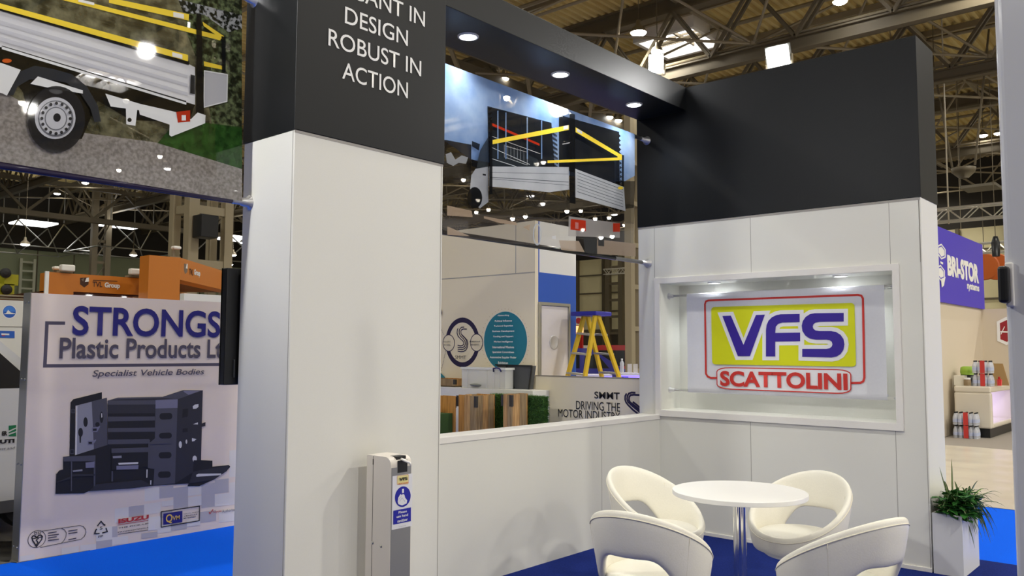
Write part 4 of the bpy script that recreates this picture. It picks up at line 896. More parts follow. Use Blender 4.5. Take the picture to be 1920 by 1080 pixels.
# steel columns of the hall ------------------------------------------------------------------
t = thing('hall_column', (10, 19, 0), 'massive beige steel hall column with rungs and a black box on it', 'column')
CS = mat('column_beige', '#a89c80', .6)
cpx = [ray(312, 450), ray(358, 450), ray(413, 450)]
cb0 = CAM + cpx[0] * 20.6; cb1 = CAM + cpx[1] * 20; cb2 = CAM + cpx[2] * 20.9
for nm_, (cx_, cy_), s_ in (('post', (cb0.x, cb1.y + .62), .2), ('post', (cb1.x, cb1.y), .26), ('post', (cb2.x, cb1.y), .22), ('post', (cb2.x, cb1.y + .72), .2)):
    MB().box((cx_ - s_/2, cy_ - s_/2, -.012), (cx_ + s_/2, cy_ + s_/2, 10.6)).build(nm_, CS, t)
b = MB()
for k in range(8):
    z = .9 + 1.32 * k
    b.box((cb1.x, cb1.y - .08, z), (cb2.x, cb1.y + .02, z + .2)); b.bar((cb1.x, cb1.y, z + .1), (cb0.x, cb1.y + .62, z + .1), .1, .2); b.bar((cb2.x, cb1.y, z + .1), (cb2.x, cb1.y + .72, z + .1), .1, .2); b.bar((cb0.x, cb1.y + .62, z + .1), (cb2.x, cb1.y + .72, z + .1), .1, .2)
b.build('rung', CS, t)
qa = at_y(360, 404, cb1.y - .1); qb = at_y(391, 450, cb1.y - .1)
tag(MB().box((qa.x, cb1.y - .56, qb.z), (qb.x, cb1.y - .14, qa.z)).build('speaker_box', DARK, bevel=.02), 'black loudspeaker box mounted between the posts of the hall column', 'loudspeaker')
cc = CAM + ray(190, 430) * 43
t = thing('hall_column', (cc.x, cc.y, 0), 'slender twin-post lattice column at the far left of the hall', 'column')
for dx in (-.34, .34): MB().box((cc.x + dx - .14, cc.y - .14, -.012), (cc.x + dx + .14, cc.y + .14, 10.4)).build('post', ROD, t)
b = MB()
for k in range(9): b.bar((cc.x - .34, cc.y, .5 + 1.1*k), (cc.x + .34, cc.y, .5 + 1.1*k), .1, .14); b.bar((cc.x - .34, cc.y, .5 + 1.1*k), (cc.x + .34, cc.y, 1.6 + 1.1*k), .06, .06)
b.build('lattice', ROD, t)
c = at_y(49, 525, 51.8)
b = MB()
for dx in (-.35, .35): b.box((c.x + dx - .07, 51.6, -.012), (c.x + dx + .07, 51.75, c.z + 1.2))
z = .4
while z < c.z + 1.1: b.box((c.x - .35, 51.62, z), (c.x + .35, 51.72, z + .1)); z += .5
tag(b.build('wall_ladder', mat('pale_ladder', '#b9b9a0', .6)), 'pale fixed ladder on the far green wall at the left', 'ladder')
c = CAM + ray(1131, 560) * 52
b = MB()
for dx in (-.5, .5): b.box((44.0, c.y + dx - .16, -.012), (44.3, c.y + dx + .16, 8))
z = .5
while z < 7.8: b.box((44.05, c.y - .5, z), (44.2, c.y + .5, z + .16)); z += 1.05
tag(b.build('hall_column', RODD), 'dark lattice column against the far wall behind the stepladder', 'column')
c = CAM + ray(1189, 450) * 22
b = MB()
for dx in (-.22, .22): b.box((c.x + dx - .09, c.y - .1, -.012), (c.x + dx + .09, c.y + .1, 8.0))
z = 1.0
while z < 7.6: b.box((c.x - .2, c.y - .06, z), (c.x + .2, c.y + .06, z + .12)); z += 1.1
tag(b.build('hall_column', CS), 'beige twin-post hall column beside the left edge of the back wall', 'column')

# ================================================================== GREY-BEIGE STAND BEHIND THE LOW WALL
XSW = 7.5; YC = 6.18; PX = Plane('x', XSW)
BW = mat('warm_grey_board', '#eadfc3', .6)
t = thing('graphics_wall', (XSW, 7.8, 0), 'tall beige wall with navy ring and teal oval graphics', 'exhibition wall')
MB().box((XSW, YC, 0), (XSW + .06, 9.6, 3.12)).build('panel', BW, t)
b = MB(); z = at_x(900, 518, XSW).z; b.box((XSW - .002, YC, z - .006), (XSW, 9.6, z + .006)); y = at_x(967, 480, XSW).y; b.box((XSW - .002, y - .005, z), (XSW, y + .005, 3.12)); b.build('panel_joint', SEAM, t)
CS9 = conv(820, 580, 9.0); DN = mat('deep_navy_ink', '#1d1340', .6); TEAL = mat('teal_ink', '#17788c', .6); LIL = mat('lilac_ink', '#b9bce6', .6)
S1 = [(460,300),(420,302),(390,325),(372,360),(370,410),(385,450),(440,505),(462,540),(468,580),(455,610),(425,625),(345,605)]
def s_lines(cv, wd):
    out = []
    base = [[(500,333),(440,332),(410,345),(398,375),(402,410),(420,440),(470,490),(492,530),(500,580),(490,630),(460,665),(420,680),(345,672)],
            [(455,300),(415,302),(385,325),(372,360),(372,405),(390,448),(445,500),(470,540),(475,580),(465,620),(440,640),(410,648),(345,640)],
            [(352,318),(338,350),(335,400),(350,450),(390,495),(430,530),(448,560),(445,590),(425,612),(390,618),(345,605)],
            [(418,428),(470,480),(505,520),(518,570),(512,630),(485,685),(440,712),(400,716),(345,704)]]
    for p in base: out.append((DN, cv(p), wd))
    return out
items = [(DN, CS9(ell(425, 558, 258, 378, 44)), .062, True)]
items += [(BW, CS9(ell(193, 568, 98, 140, 30))), (DN, CS9(ell(193, 568, 98, 140, 30)), .011, True), (BW, CS9(ell(664, 562, 104, 145, 30))), (DN, CS9(ell(664, 562, 104, 145, 30)), .011, True),
 (mat('pale_ring', '#e6e2d4', .6), CS9(ell(1153, 538, 374, 508, 44))), (TEAL, CS9(ell(1153, 538, 364, 500, 44)))]
items += s_lines(CS9, .012)
for k in range(44):
    an = 2*math.pi*k/44; items.append((mat('tan_dot', '#b98a5c', .6), CS9(ell(1153 + 400*math.cos(an), 538 + 546*math.sin(an), 5, 6, 6))))
for k in range(14): items.append((DN, CS9(ell(150 - k*5.3, 715 + k*24, 5, 8, 6))))
for k in range(5): items.append((DN, CS9(ell(85 + k*9, 345 + k*20, 4, 6, 6))))
items += [(TEAL, [(822, 697), (828, 699), (836, 707), (838, 712), (822, 712)]), (DN, CS9([(60,-20),(84,0),(96,60),(84,100),(60,120)]))]
decal('printed_graphics', t, PX, items, .0002, .001)
text('lettering', 'SMMT', t, PX, CS9([(330, 838)])[0], CS9([(515, 780)])[0], KB, 0, .12)
TEXTS[-1] = TEXTS[-1][:8] + (.032,) + TEXTS[-1][9:]
def wt(body, bl, tr, m_, bold=.01): text('lettering', body, t, PX, CS9([bl])[0], CS9([tr])[0], m_, bold, .032)
for k, (s_, xa, xb) in enumerate((('Networking', 1050, 1240), ('Political Influence', 1000, 1290), ('Technical Expertise', 985, 1305), ('Business Development', 960, 1328), ('Funding and Support', 975, 1312), ('Market Intelligence', 985, 1303), ('International Missions', 962, 1324), ('Specialist Committees', 960, 1324), ('Automotive Supplier Finder', 918, 1364), ('Exhibition', 1055, 1220))):
    y0 = 126 + k * 88.5; wt(s_, (xa, y0), (xb, y0 - 40), INK, .02)
for k, (s_, xa, xb) in enumerate((('INDUSTRY', 135, 255), ('SECTORS', 138, 250))): wt(s_, (xa, 560 + k*52), (xb, 536 + k*52), KB)
for k, (s_, xa, xb) in enumerate((('MEMBERSHIP', 578, 752), ('BENEFITS', 600, 735))): wt(s_, (xa, 558 + k*52), (xb, 532 + k*52), KB)

t = thing('low_lettered_wall', (XSW, 5.3, 0), 'low beige wall with black lettering and navy striped emblem', 'low wall')
zl = at_x(1100, 708, XSW).z
MB().box((XSW, 4.4, 0), (XSW + .06, YC - .012, zl)).build('panel', BW, t)
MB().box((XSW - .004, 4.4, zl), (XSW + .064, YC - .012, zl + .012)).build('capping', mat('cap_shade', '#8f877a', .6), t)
C0 = conv(1140, 700, 12)
items = [(DN, C0(p), .02) for p in ([(420,452),(388,510),(385,590),(405,650),(450,710),(560,820),(700,930)], [(620,436),(530,432),(470,455),(438,510),(430,580),(450,640),(520,710),(620,790),(750,900)], [(760,492),(580,480),(510,490),(480,530),(475,600),(500,650),(580,710),(680,790),(780,880)], [(560,640),(640,700),(720,770),(800,850)])]
decal('emblem', t, PX, items, .0008, .001)
text('lettering', 'SMMT', t, PX, (1115, 747), (1162.5, 736), KB, .016, .006); text('lettering', 'DRIVING THE', t, PX, (1080.5, 767), (1163, 755.6), KB, 0, .006); text('lettering', 'MOTOR INDUSTRY', t, PX, (1047, 781), (1163, 773.5), KB, 0, .006)

PBL = Plane('y', YC)
t = thing('blue_door_panel', (7.9, 6.22, 0), 'blue and white panel with a silver-framed door', 'panel')
xr_ = at_y(1080, 600, YC).x; zb1 = at_y(1008, 510, YC).z
MB().box((XSW + .062, YC, 0), (xr_, YC + .06, zb1)).build('blue_panel', mat('panel_blue', '#1f55b8', .5), t)
MB().box((XSW + .08, YC, zb1), (xr_, YC + .06, 3.12)).build('white_panel', WHITE, t)
MB().box((XSW + .062, YC, zb1), (XSW + .08, YC + .06, 3.12)).build('blue_edge', MATS['panel_blue'], t)
d0 = at_y(1009, 566, YC); d1 = at_y(1066, 569, YC)
dr = MB().box((d0.x + .03, YC - .012, 0), (d1.x - .03, YC - .002, d0.z - .04)).build('door', mat('door_pale', '#dcd6d4', .4), t)
b = MB(); b.box((d0.x, YC - .03, 0), (d0.x + .028, YC - .001, d0.z)).box((d1.x - .028, YC - .03, 0), (d1.x, YC - .001, d0.z)).box((d0.x + .028, YC - .03, d0.z - .035), (d1.x - .028, YC - .001, d0.z)); b.build('door_frame', STEEL, t)
hq = at_y(1038.5, 642, YC - .012)
MB().lathe([(.085, 0), (.085, -.005), (.07, -.006), (.065, -.002), (.01, -.002)], (hq.x, YC - .012, hq.z), 30, axis='y').build('handle', mat('handle_silver', '#c9c6c2', .35, .3), dr, smooth=True)

# counter ledge, grass and crates
tag(MB().box((7.2, at_x(1030, 740, 7.495).y, 0), (7.495, 8.3, 1.145)).build('white_ledge', WHITE, bevel=.004), 'long white ledge along the foot of the beige graphics wall', 'ledge')
GB = mat('turf_base', '#34501f', .9); G1 = mat('turf_blade', '#5c8a38', .7, col2='#3d6428', nscale=40)
t = thing('turf_block', (7.13, 6.1, 0), 'upright block covered in artificial green grass against the white ledge', 'turf block')
gx0, gx1, gy0, gy1, gz = 7.08, 7.165, 5.71, 6.5, 1.09
MB().box((gx0 + .012, gy0 + .012, 0), (gx1, gy1, gz - .012)).build('core', GB, t)
b = MB(); rnd = random.Random(5)
def tuft(p, n_):
    d = (V(n_) + V((rnd.uniform(-.8, .8), rnd.uniform(-.8, .8), rnd.uniform(-.9, .7)))).normalized(); s_ = d.cross(V((rnd.random(), rnd.random(), rnd.random()))).normalized() * .0035
    L = rnd.uniform(.02, .038); b.face([p - s_, p + s_, p + d * L])
for i in range(9000):
    r_ = rnd.random()
    if r_ < .7: tuft(V((gx0 + .01, rnd.uniform(gy0, gy1), rnd.uniform(.55, gz))), (-1, 0, 0))
    elif r_ < .85: tuft(V((rnd.uniform(gx0, gx1), rnd.uniform(gy0, gy1), gz - .012)), (0, 0, 1))
    else: tuft(V((rnd.uniform(gx0, gx1), gy0 + .01, rnd.uniform(.55, gz))), (0, -1, 0))
b.build('grass', G1, t)['kind'] = 'stuff'
W1 = mat('pallet_wood', '#cfa56a', .7, col2='#a87d4c', nscale=6, stretch=(9, 9, .7), bump=.3); W2 = mat('grey_pallet_wood', '#a98f66', .75, col2='#856d4a', nscale=6, stretch=(9, 9, .7), bump=.3); W3 = mat('orange_pallet_wood', '#cd9448', .7, col2='#ac7636', nscale=6, stretch=(9, 9, .7), bump=.3)
STRAP = mat('dark_strap', '#4a4743', .5, .5)
def crate(x0, y0, x1, y1, z1, label, npl=3, faces='xyXY', z0=0.0):
    t = thing('wooden_crate', ((x0+x1)/2, (y0+y1)/2, z0), label, 'crate'); th = .018; ms = (W1, W2, W3); k = 0
    for f_ in faces:
        for i in range(npl):
            if f_ in 'xX':
                a_ = y0 + (y1-y0)*i/npl; c_ = y0 + (y1-y0)*(i+1)/npl; xx = x0 if f_ == 'x' else x1 - th
                MB().box((xx, a_ + .002, z0 + .01), (xx + th, c_ - .002, z1 - rnd.random()*.006)).build('plank', ms[(k*2+1) % 3] if f_ == 'x' else W3, t)
            else:
                a_ = x0 + th + (x1-x0-2*th)*i/npl; c_ = x0 + th + (x1-x0-2*th)*(i+1)/npl; yy = y0 if f_ == 'y' else y1 - th
                MB().box((a_ + .002, yy, z0 + .01), (c_ - .002, yy + th, z1 - rnd.random()*.006)).build('plank', ms[k % 2], t)
            k += 1
    b = MB()
    for (xx, yy) in ((x0, y0), (x1, y0), (x0, y1)):
        sh_ = min(.13, (z1 - z0) * .7)
        MB().box((xx - .003, yy - .003, z1 - sh_), (xx + .03 if xx == x0 else xx + .003, yy, z1 - .01)).build('strap', STRAP, t); MB().box((xx - .003, yy, z1 - sh_), (xx, yy + .03, z1 - .01)).build('strap', STRAP, t)
    MB().box((x0 + .02, y0 + .02, z0), (x1 - .02, y1 - .02, z0 + .02)).build('bottom', W2, t)
    return t
crate(6.6, 6.262, 6.905, 6.53, 1.105, 'tall open pallet-wood crate in the middle, corner towards the viewer')
crate(6.77, 5.9, 7.04, 6.02, 1.125, 'narrow pallet-wood crate in front of the green turf block', 2)
t = crate(6.25, 6.555, 6.59, 6.95, 1.09, 'open-fronted pallet-wood crate next to the white column', 2, 'XY')
for (a_, c_) in (((6.25, 6.555, .01), (6.275, 6.62, 1.09)), ((6.25, 6.89, .01), (6.275, 6.95, 1.09))): MB().box(a_, c_).build('post', W3, t)
MB().box((6.29, 6.58, .0), (6.56, 6.925, .9)).build('bin_filling', GB, t)
crate(7.215, 7.2, 7.46, 7.62, 1.245, 'flat wooden box on the white ledge, beside the white column', 1, 'xXyY', 1.15)

CLP = mat('clear_plastic', '#f1f2ef', .15, trans=.0, alpha=.42)
t = thing('storage_box', (7.28, 6.73, 1.146), 'clear plastic storage box with blue handle on the white ledge', 'storage box')
bx0, bx1, by0, by1, bz0, bz1 = 7.22, 7.36, 6.39, 7.09, 1.148, 1.392
b = MB(); b.box((bx0, by0, bz0), (bx0 + .006, by1, bz1)).box((bx1 - .006, by0, bz0), (bx1, by1, bz1)).box((bx0 + .006, by0, bz0), (bx1 - .006, by0 + .006, bz1)).box((bx0 + .006, by1 - .006, bz0), (bx1 - .006, by1, bz1)).box((bx0, by0, bz0 - .001), (bx1, by1, bz0 + .004))
for y in (by0 + .08, by0 + .16, by0 + .28, by1 - .1): b.box((bx0 - .006, y, bz0), (bx0, y + .012, bz1 - .03))
b.build('tub', CLP, t)
MB().box((bx0 - .012, by0 - .012, bz1 - .025), (bx0 + .0, by1 + .012, bz1)).box((bx0, by0 - .012, bz1 - .025), (bx1 + .012, by0, bz1)).build('rim', mat('frosted_rim', '#eceee8', .35), t)
yh = by0 + .11; MB().tube([(bx0 - .014, yh - .06, bz1 - .045), (bx0 - .03, yh - .05, bz1 - .01), (bx0 - .034, yh, bz1 - .0), (bx0 - .03, yh + .05, bz1 - .01), (bx0 - .014, yh + .06, bz1 - .045)], .009, 8).build('handle', mat('handle_navy', '#23246b', .4), t, smooth=True)
tag(MB().lathe([(.03, 0), (.11, .02), (.12, .035), (.06, .05), (.01, .055)], (7.29, 6.86, 1.153), 14).build('cable_coil', mat('grey_cable', '#8d9088', .6), smooth=True), 'coil of pale cable lying inside the clear plastic box', 'cable')
lz = [at_x(930, 684, 7.4), at_x(998, 686, 7.4), at_x(992, 727, 7.4), at_x(961, 727, 7.4)]
t = thing('grey_crate', (7.42, 6.4, 1.146), 'dark grey plastic crate tipped on its side behind the clear box', 'crate')
GC = mat('grey_crate_plastic', '#4b4d50', .5)
for p in lz[2:]: p.z = 1.147
MB().prism([tuple(p) for p in lz], (.07, 0, 0)).build('shell', GC, t)
b = MB(); d_ = V((-.006, 0, 0)); b.bar(lz[0] + d_, lz[1] + d_, .02, .014).bar(lz[1] + d_, lz[2] + d_, .012, .02); mid0 = lz[0].lerp(lz[1], .3) + d_; mid1 = lz[3].lerp(lz[2], .1) + d_; b.bar(mid0, mid1, .012, .02)
b.build('rim', DARK, t)

# platform and stepladder behind the low lettered wall
tag(MB().box((7.57, 4.4, -.003), (9.7, 6.1, .6)).build('plinth', BW), 'plain beige plinth under the yellow stepladder', 'plinth')
t = thing('stepladder', (8.3, 5.9, .6), 'yellow fibreglass stepladder with a blue top, before the blue panel', 'ladder')
FY = mat('ladder_yellow', '#d8b41c', .45); ALU = mat('ladder_tread', '#b5b2ab', .4, .6)
yn, yf = 5.72, 6.0
def lad(pt_, pb_, Y): 
    a_ = at_y(*pt_, Y); c_ = at_y(*pb_, Y); return a_, c_ + (c_ - a_) * ((.622 - c_.z) / (c_.z - a_.z))
railA = lad((1096, 589), (1064.5, 705), yf); railB = lad((1116, 591), (1097, 705), yn); railC = lad((1101, 590), (1128, 705), yf); railD = lad((1121, 591), (1160, 705), yn)
for r_ in (railA, railB, railC, railD): MB().bar(r_[0], r_[1], .03, .055).build('rail', FY, t)
def treads(r0, r1, n):
    for k in range(1, n):
        u = k / n; MB().bar(r0[0].lerp(r0[1], u), r1[0].lerp(r1[1], u), .085, .022).build('tread', ALU, t)
treads(railA, railB, 6); treads(railC, railD, 6)
tp = sum((r_[0] for r_ in (railA, railB, railC, railD)), V()) / 4
xs = [r_[0].x for r_ in (railA, railB, railC, railD)]
MB().box((min(xs) - .05, yn - .05, tp.z - .015), (max(xs) + .05, yf + .05, tp.z + .035)).build('top_cap', mat('ladder_blue', '#2a2a9c', .4), t, bevel=.012)

# far stands seen past the ladder ---------------------------------------------------------------
def car(c, rot, label, paint, L=4.4, W=1.8, H=1.62, hood=False):
    t = thing('car', (0, 0, 0), label, 'car')
    low = [(-L/2, .45), (-L/2 + .05, .85), (-L/2 + .5, .98), (L/2 - 1.2, .98), (L/2 - .2, .86), (L/2, .6), (L/2 - .05, .3), (-L/2 + .05, .3)]
    MB().prism([(x, -W/2, z) for x, z in low], (0, W, 0)).build('body', paint, t, bevel=.06, seg=3)
    cab_ = [(-L/2 + .35, .96), (-L/2 + .7, H - .05), (-L/2 + 1.0, H), (L/2 - 2.2, H), (L/2 - 1.15, .96)]
    MB().prism([(x, -W/2 + .1, z) for x, z in cab_], (0, W - .2, 0)).build('cabin', paint, t, bevel=.05)
    for x0, x1 in ((-L/2 + .85, -.35), (-.22, .62)):
        for sy in (-1, 1):
            y_ = sy * (W/2 - .1 + .008)
            MB().prism([(x0, y_ - .01, 1.02), (x0 + .05, y_ - .01, H - .14), (x1 - (.0 if x1 < 0 else .4), y_ - .01, H - .14), (x1, y_ - .01, 1.02)], (0, .02, 0)).build('window', GL, t)
    MB().prism([(L/2 - 1.28, -W/2 + .16, 1.03), (L/2 - 2.12, -W/2 + .16, H - .06), (L/2 - 2.08, -W/2 + .16, H - .04), (L/2 - 1.22, -W/2 + .16, 1.05)], (0, W - .32, 0)).build('windscreen', GL, t)
    for x in (-L/2 + .8, L/2 - .85):
        for y in (-W/2 + .1, W/2 - .1): wheel(t, (x, y, .33), .33, .2, 'y', 1)
    for y in (-W/2 + .25, W/2 - .25): MB().box((L/2 - .14, y - .18, .68), (L/2 + .0, y + .18, .82)).build('headlamp', mat('headlamp', '#f2f2f2', .15), t, bevel=.02)
    t.location = c; t.rotation_euler = (0, 0, rot); return t
BLUEP = mat('blue_car_paint', '#2a2c8e', .25, coat=.6); REDP = mat('red_car_paint', '#c02020', .25, coat=.6)
c = CAM + ray(1098, 690) * 27; car((c.x, c.y, -.012), -.75, 'dark blue car on the far stand, left of the yellow stepladder legs', BLUEP)
c = CAM + ray(1186, 690) * 31; car((c.x, c.y, -.012), -.9, 'red car on the far stand, beside the edge of the back wall', REDP, H=1.75)
def tow(px, d): p = CAM + ray(px, 650) * d; p.z = 0; return p
b0 = tow(1078, 33); b1 = tow(1143, 33)
t = thing('barrier_board', ((b0 + b1) / 2)[:], 'red and white barrier board seen through the stepladder', 'barrier')
zz0, zz1 = 1.6 + (650 - 648) / F * 33, 1.6 + (650 - 641) / F * 33
for k in range(5):
    a_ = b0.lerp(b1, k / 5); c_ = b0.lerp(b1, (k + 1) / 5); MB().bar(a_ + V((0,0,(zz0+zz1)/2)), c_ + V((0,0,(zz0+zz1)/2)), .05, zz1 - zz0).build('board', REDP if k % 2 == 0 else WHITE, t)
for p in (b0, b1): MB().bar(p + V((0,0,-.012)), p + V((0,0,zz1)), .08).build('post', REDP, t)
c = tow(1088, 30); u_ = V((math.sin(YAW), -math.cos(YAW), 0)); n_ = V((-math.cos(YAW), -math.sin(YAW), 0))
t = thing('totem_sign', c[:], 'white and orange sign on a red post behind the stepladder', 'sign')
z0_, z1_, z2_ = 1.6 + 30*(650-620)/F, 1.6 + 30*(650-603)/F, 1.6 + 30*(650-587)/F
MB().prism([c + u_*-.22 + V((0,0,z1_)), c + u_*.12 + V((0,0,z1_)), c + u_*.12 - n_*.1 + V((0,0,z1_)), c - u_*.22 - n_*.1 + V((0,0,z1_))], (0, 0, z2_ - z1_)).build('panel', WHITE, t)
MB().prism([c + u_*-.22 + V((0,0,z0_)), c + u_*.12 + V((0,0,z0_)), c + u_*.12 - n_*.1 + V((0,0,z0_)), c - u_*.22 - n_*.1 + V((0,0,z0_))], (0, 0, z1_ - z0_ - .03)).build('lit_panel', mat('orange_lit_panel', '#ffb070', .5, emit=.6), t)
MB().bar(c + u_*.05 + V((0,0,-.012)), c + u_*.05 + V((0,0,z0_)), .09).build('post', REDP, t)
MB().face([c + n_*.01 + u_*(-.06 + .11*math.cos(q)) + V((0,0,(z1_+z2_)/2 + .11*math.sin(q))) for q in (2*math.pi*k/20 for k in range(20))]).build('dot', REDP, t)
c = tow(1196, 24)
tag(MB().box((c.x - .25, c.y - .25, -.012), (c.x + .25, c.y + .25, 1.6 + 24*(650-594)/F)).build('column_panel', BW), 'plain cream panel standing behind the red car, beside the back wall edge', 'panel')
# bar table with lit edge, bottle, holders
VIO = mat('violet_led', '#5c4dff', .5, emit=1.6); TOPW = mat('table_lilac', '#d9d6ea', .4)
def bar_table(px, d, wd, pytop, label):
    c = tow(px, d); zt_t = 1.6 - d * (pytop - 650) / F
    t = thing('bar_table', (c.x, c.y, -.012), label, 'table')
    P4 = [c - u_*wd/2 + n_*.25, c + u_*wd/2 + n_*.25, c + u_*wd/2 - n_*.25, c - u_*wd/2 - n_*.25]
    MB().prism([p + V((0,0,zt_t - .035)) for p in P4], (0, 0, .035)).build('tabletop', TOPW, t)
    MB().prism([p * 1 + V((0,0,zt_t - .05)) for p in P4], (0, 0, .013)).build('light_strip', VIO, t)
    for s_ in (-.32, .32): MB().bar(c + u_*wd*s_ + V((0,0,-.012)), c + u_*wd*s_ + V((0,0,zt_t - .05)), .14, .14).build('leg', VIO if s_ > 0 else BLUEP, t)
    return c, zt_t
bar_table(1112, 15, .62, 695, 'violet-lit counter seen between the legs of the yellow stepladder')
c, zt_t = bar_table(1178, 13, .3, 692, 'narrow violet-lit table right of the yellow stepladder')
bc = c - u_*.1
t = thing('water_bottle', (bc.x, bc.y, zt_t), 'clear water bottle on the violet-lit table', 'bottle')
BOT = mat('bottle_plastic', '#dfe2ea', .15, alpha=.55)
MB().lathe([(.03, 0), (.034, .02), (.034, .14), (.03, .16), (.012, .19), (.012, .2)], (bc.x, bc.y, zt_t), 14).build('body', BOT, t, smooth=True); MB().lathe([(.014, .2), (.014, .22), (.004, .222)], (bc.x, bc.y, zt_t), 12).build('cap', INK, t)
for k, dx in enumerate((.02, .11)):
    q = c + u_*dx
    tag(MB().prism([q - u_*.035 + V((0,0,zt_t)), q + u_*.035 + V((0,0,zt_t)), q + u_*.035 + n_*.012 + V((0,0,zt_t)), q - u_*.035 + n_*.012 + V((0,0,zt_t))], (0, 0, .14)).build('leaflet_holder', mat('clear_acrylic', '#e9e9ee', .1, alpha=.35)), ('clear leaflet holder on the violet-lit table, next to the bottle', 'clear leaflet holder on the violet-lit table, nearest the back wall')[k], 'leaflet holder')

# ================================================================== STAND SEEN AT THE RIGHT
YBR = 4.25; PR = Plane('y', YBR)
CRM = mat('cream_wall', '#d6c9b4', .55)
t = thing('lettered_stand', (19, 4.4, 0), 'cream exhibition stand with a violet-blue lettered fascia', 'exhibition stand')
xa = 16.9; xb = at_y(1839.5, 520, YBR).x; zf0 = at_y(1800, 573, YBR).z; zf1 = at_y(1800, 444, YBR).z
MB().box((xa, YBR, 0), (20.6, YBR + .12, zf0)).build('side_wall', CRM, t)
MB().box((xa, YBR - .05, zf0), (xb, YBR + .3, zf1)).build('fascia', mat('violet_fascia', '#3b22c4', .45), t)
MB().box((20.6, 1.4, 0), (20.72, YBR + .12, zf0)).build('back_wall', CRM, t)
PF = Plane('y', YBR - .05); C6 = conv(1700, 420, 4.1545)
text('lettering', 'BRI-STOR', t, PF, C6([(318, 402)])[0], C6([(557, 318)])[0], INK, .06, .004); text('lettering', 'systems', t, PF, C6([(470, 522)])[0], C6([(563, 478)])[0], INK, .04, .004)
def hexa(cx, cy, r): return [(cx + r*.62*math.cos(math.radians(60*k + 30)), cy + r*math.sin(math.radians(60*k + 30)) + (.45*r*.62*math.cos(math.radians(60*k+30)))) for k in range(6)]
its = []
for cx, cy, r in ((270, 215, 62), (262, 380, 62), (268, 440, 50)):
    if r == 50: continue
    its += [(INK, C6(hexa(cx, cy, r))), (MATS['violet_fascia'], C6(hexa(cx, cy, r * .72)), .02, True)]
its += [(INK, C6([(258,290),(280,300),(278,316),(258,306)])), (INK, C6([(262,430),(298,410),(285,480),(268,495)]))]
decal('cell_emblem', t, PF, its, .002, .002)
PHX = Plane('x', 20.6)
decal('hexagon_sign', t, PHX, [(INK, [(1869, 603), (1887, 594), (1905, 603), (1905, 640), (1887, 647), (1870, 639)]), (mat('dark_red_print', '#9c1f28', .5), [(1875, 606), (1888, 600), (1902, 607), (1902, 634), (1888, 641), (1876, 636)]), (INK, [(1876, 622), (1900, 623)], .03), (INK, [(1877, 627), (1884, 612)], .015)], .003, .01)
t = thing('reception_counter', (18.9, 3.8, -.006), 'white reception counter with a black plinth and violet-lit alcove', 'counter')
GLW = mat('counter_gloss', '#e2dac9', .2, coat=.4)
k0 = at_x(1788, 723, 17.6); k1 = at_x(1857, 723, 17.6); zc = k0.z
xe2 = 20.3
b = MB(); b.box((17.6, k1.y, zc - .12), (xe2, k0.y, zc)).box((17.6, k1.y, .17), (17.75, k0.y, zc - .12)).box((19.6, k1.y, .17), (xe2, k0.y, zc - .12)).box((17.75, k0.y - .1, .17), (19.6, k0.y, zc - .12)).box((17.75, k1.y, .17), (19.6, k0.y - .1, .26)); b.build('carcass', GLW, t, bevel=.03)
MB().box((17.68, k1.y + .05, -.006), (xe2 - .08, k0.y - .02, .168)).build('plinth', DARK, t)
MB().box((17.76, k0.y - .115, .27), (19.59, k0.y - .101, zc - .125)).build('lit_panel', mat('violet_lit_panel', '#cfc4ff', .5, emit=.8), t)
MB().box((18.2, k1.y + .14, .262), (18.26, k1.y + .3, zc - .121)).build('inner_post', RODD, t)
# packs of bottles
def bottle(p, s_, label, group):
    t = thing('water_bottle', p, label, 'bottle', group)
    MB().lathe([(.9*s_, 0), (s_, .02), (s_, .13), (.85*s_, .16), (.4*s_, .2), (.36*s_, .215)], p, 10).build('body', BOT, t, smooth=True)
    MB().lathe([(.42*s_, .213), (.42*s_, .235), (.1*s_, .237)], p, 8).build('cap', DARK, t)
    MB().lathe([(s_*1.02, .05), (s_*1.02, .11)], p, 10).build('paper_label', mat('bottle_label', '#b9c2dc', .5), t)
    return t
def pack(x0, y0, z0, nx_, ny_, layers, place):
    proto = None
    for L_k in range(layers):
        for i in range(nx_):
            for j in range(ny_):
                p = (x0 + i*.085, y0 - j*.085, z0 + L_k*.242)
                lab = 'water bottle in the shrink-wrapped ' + ('upper' if L_k else 'lower') + ' pack ' + place
                if proto is None: proto = bottle(p, .04, lab, 'bottles ' + place); proto_l = V(p)
                else: dup(proto, p, None, lab)
        tag(MB().box((x0 - .046, y0 - (ny_-1)*.085*.55 - .04, z0 + L_k*.242 + .002), (x0 - .042, y0 - (ny_-1)*.085*.55 + .04, z0 + L_k*.242 + .236)).build('pack_strap', mat('red_strap', '#cf3b34', .5)), 'red carry strap on the ' + ('upper' if L_k else 'lower') + ' bottle pack ' + place, 'strap')
fl = at_z(1786, 815, -.006)
pack(17.34, at_x(1789, 800, 17.34).y - .02, -.005, 3, 5, 2, 'standing on the floor')
pack(17.75, at_x(1828, 715, 17.75).y, zc + .001, 3, 4, 2, 'on the white counter')
def on_counter(px, X): return at_x(px, 723, X).y
y_ = on_counter(1799, 17.75); tag(MB().box((17.72, y_ - .09, zc + .001), (17.95, y_ + .09, zc + .19)).build('carton', mat('carton_white', '#e3dfd0', .6), bevel=.004), 'white printed carton at the left end of the counter', 'carton')
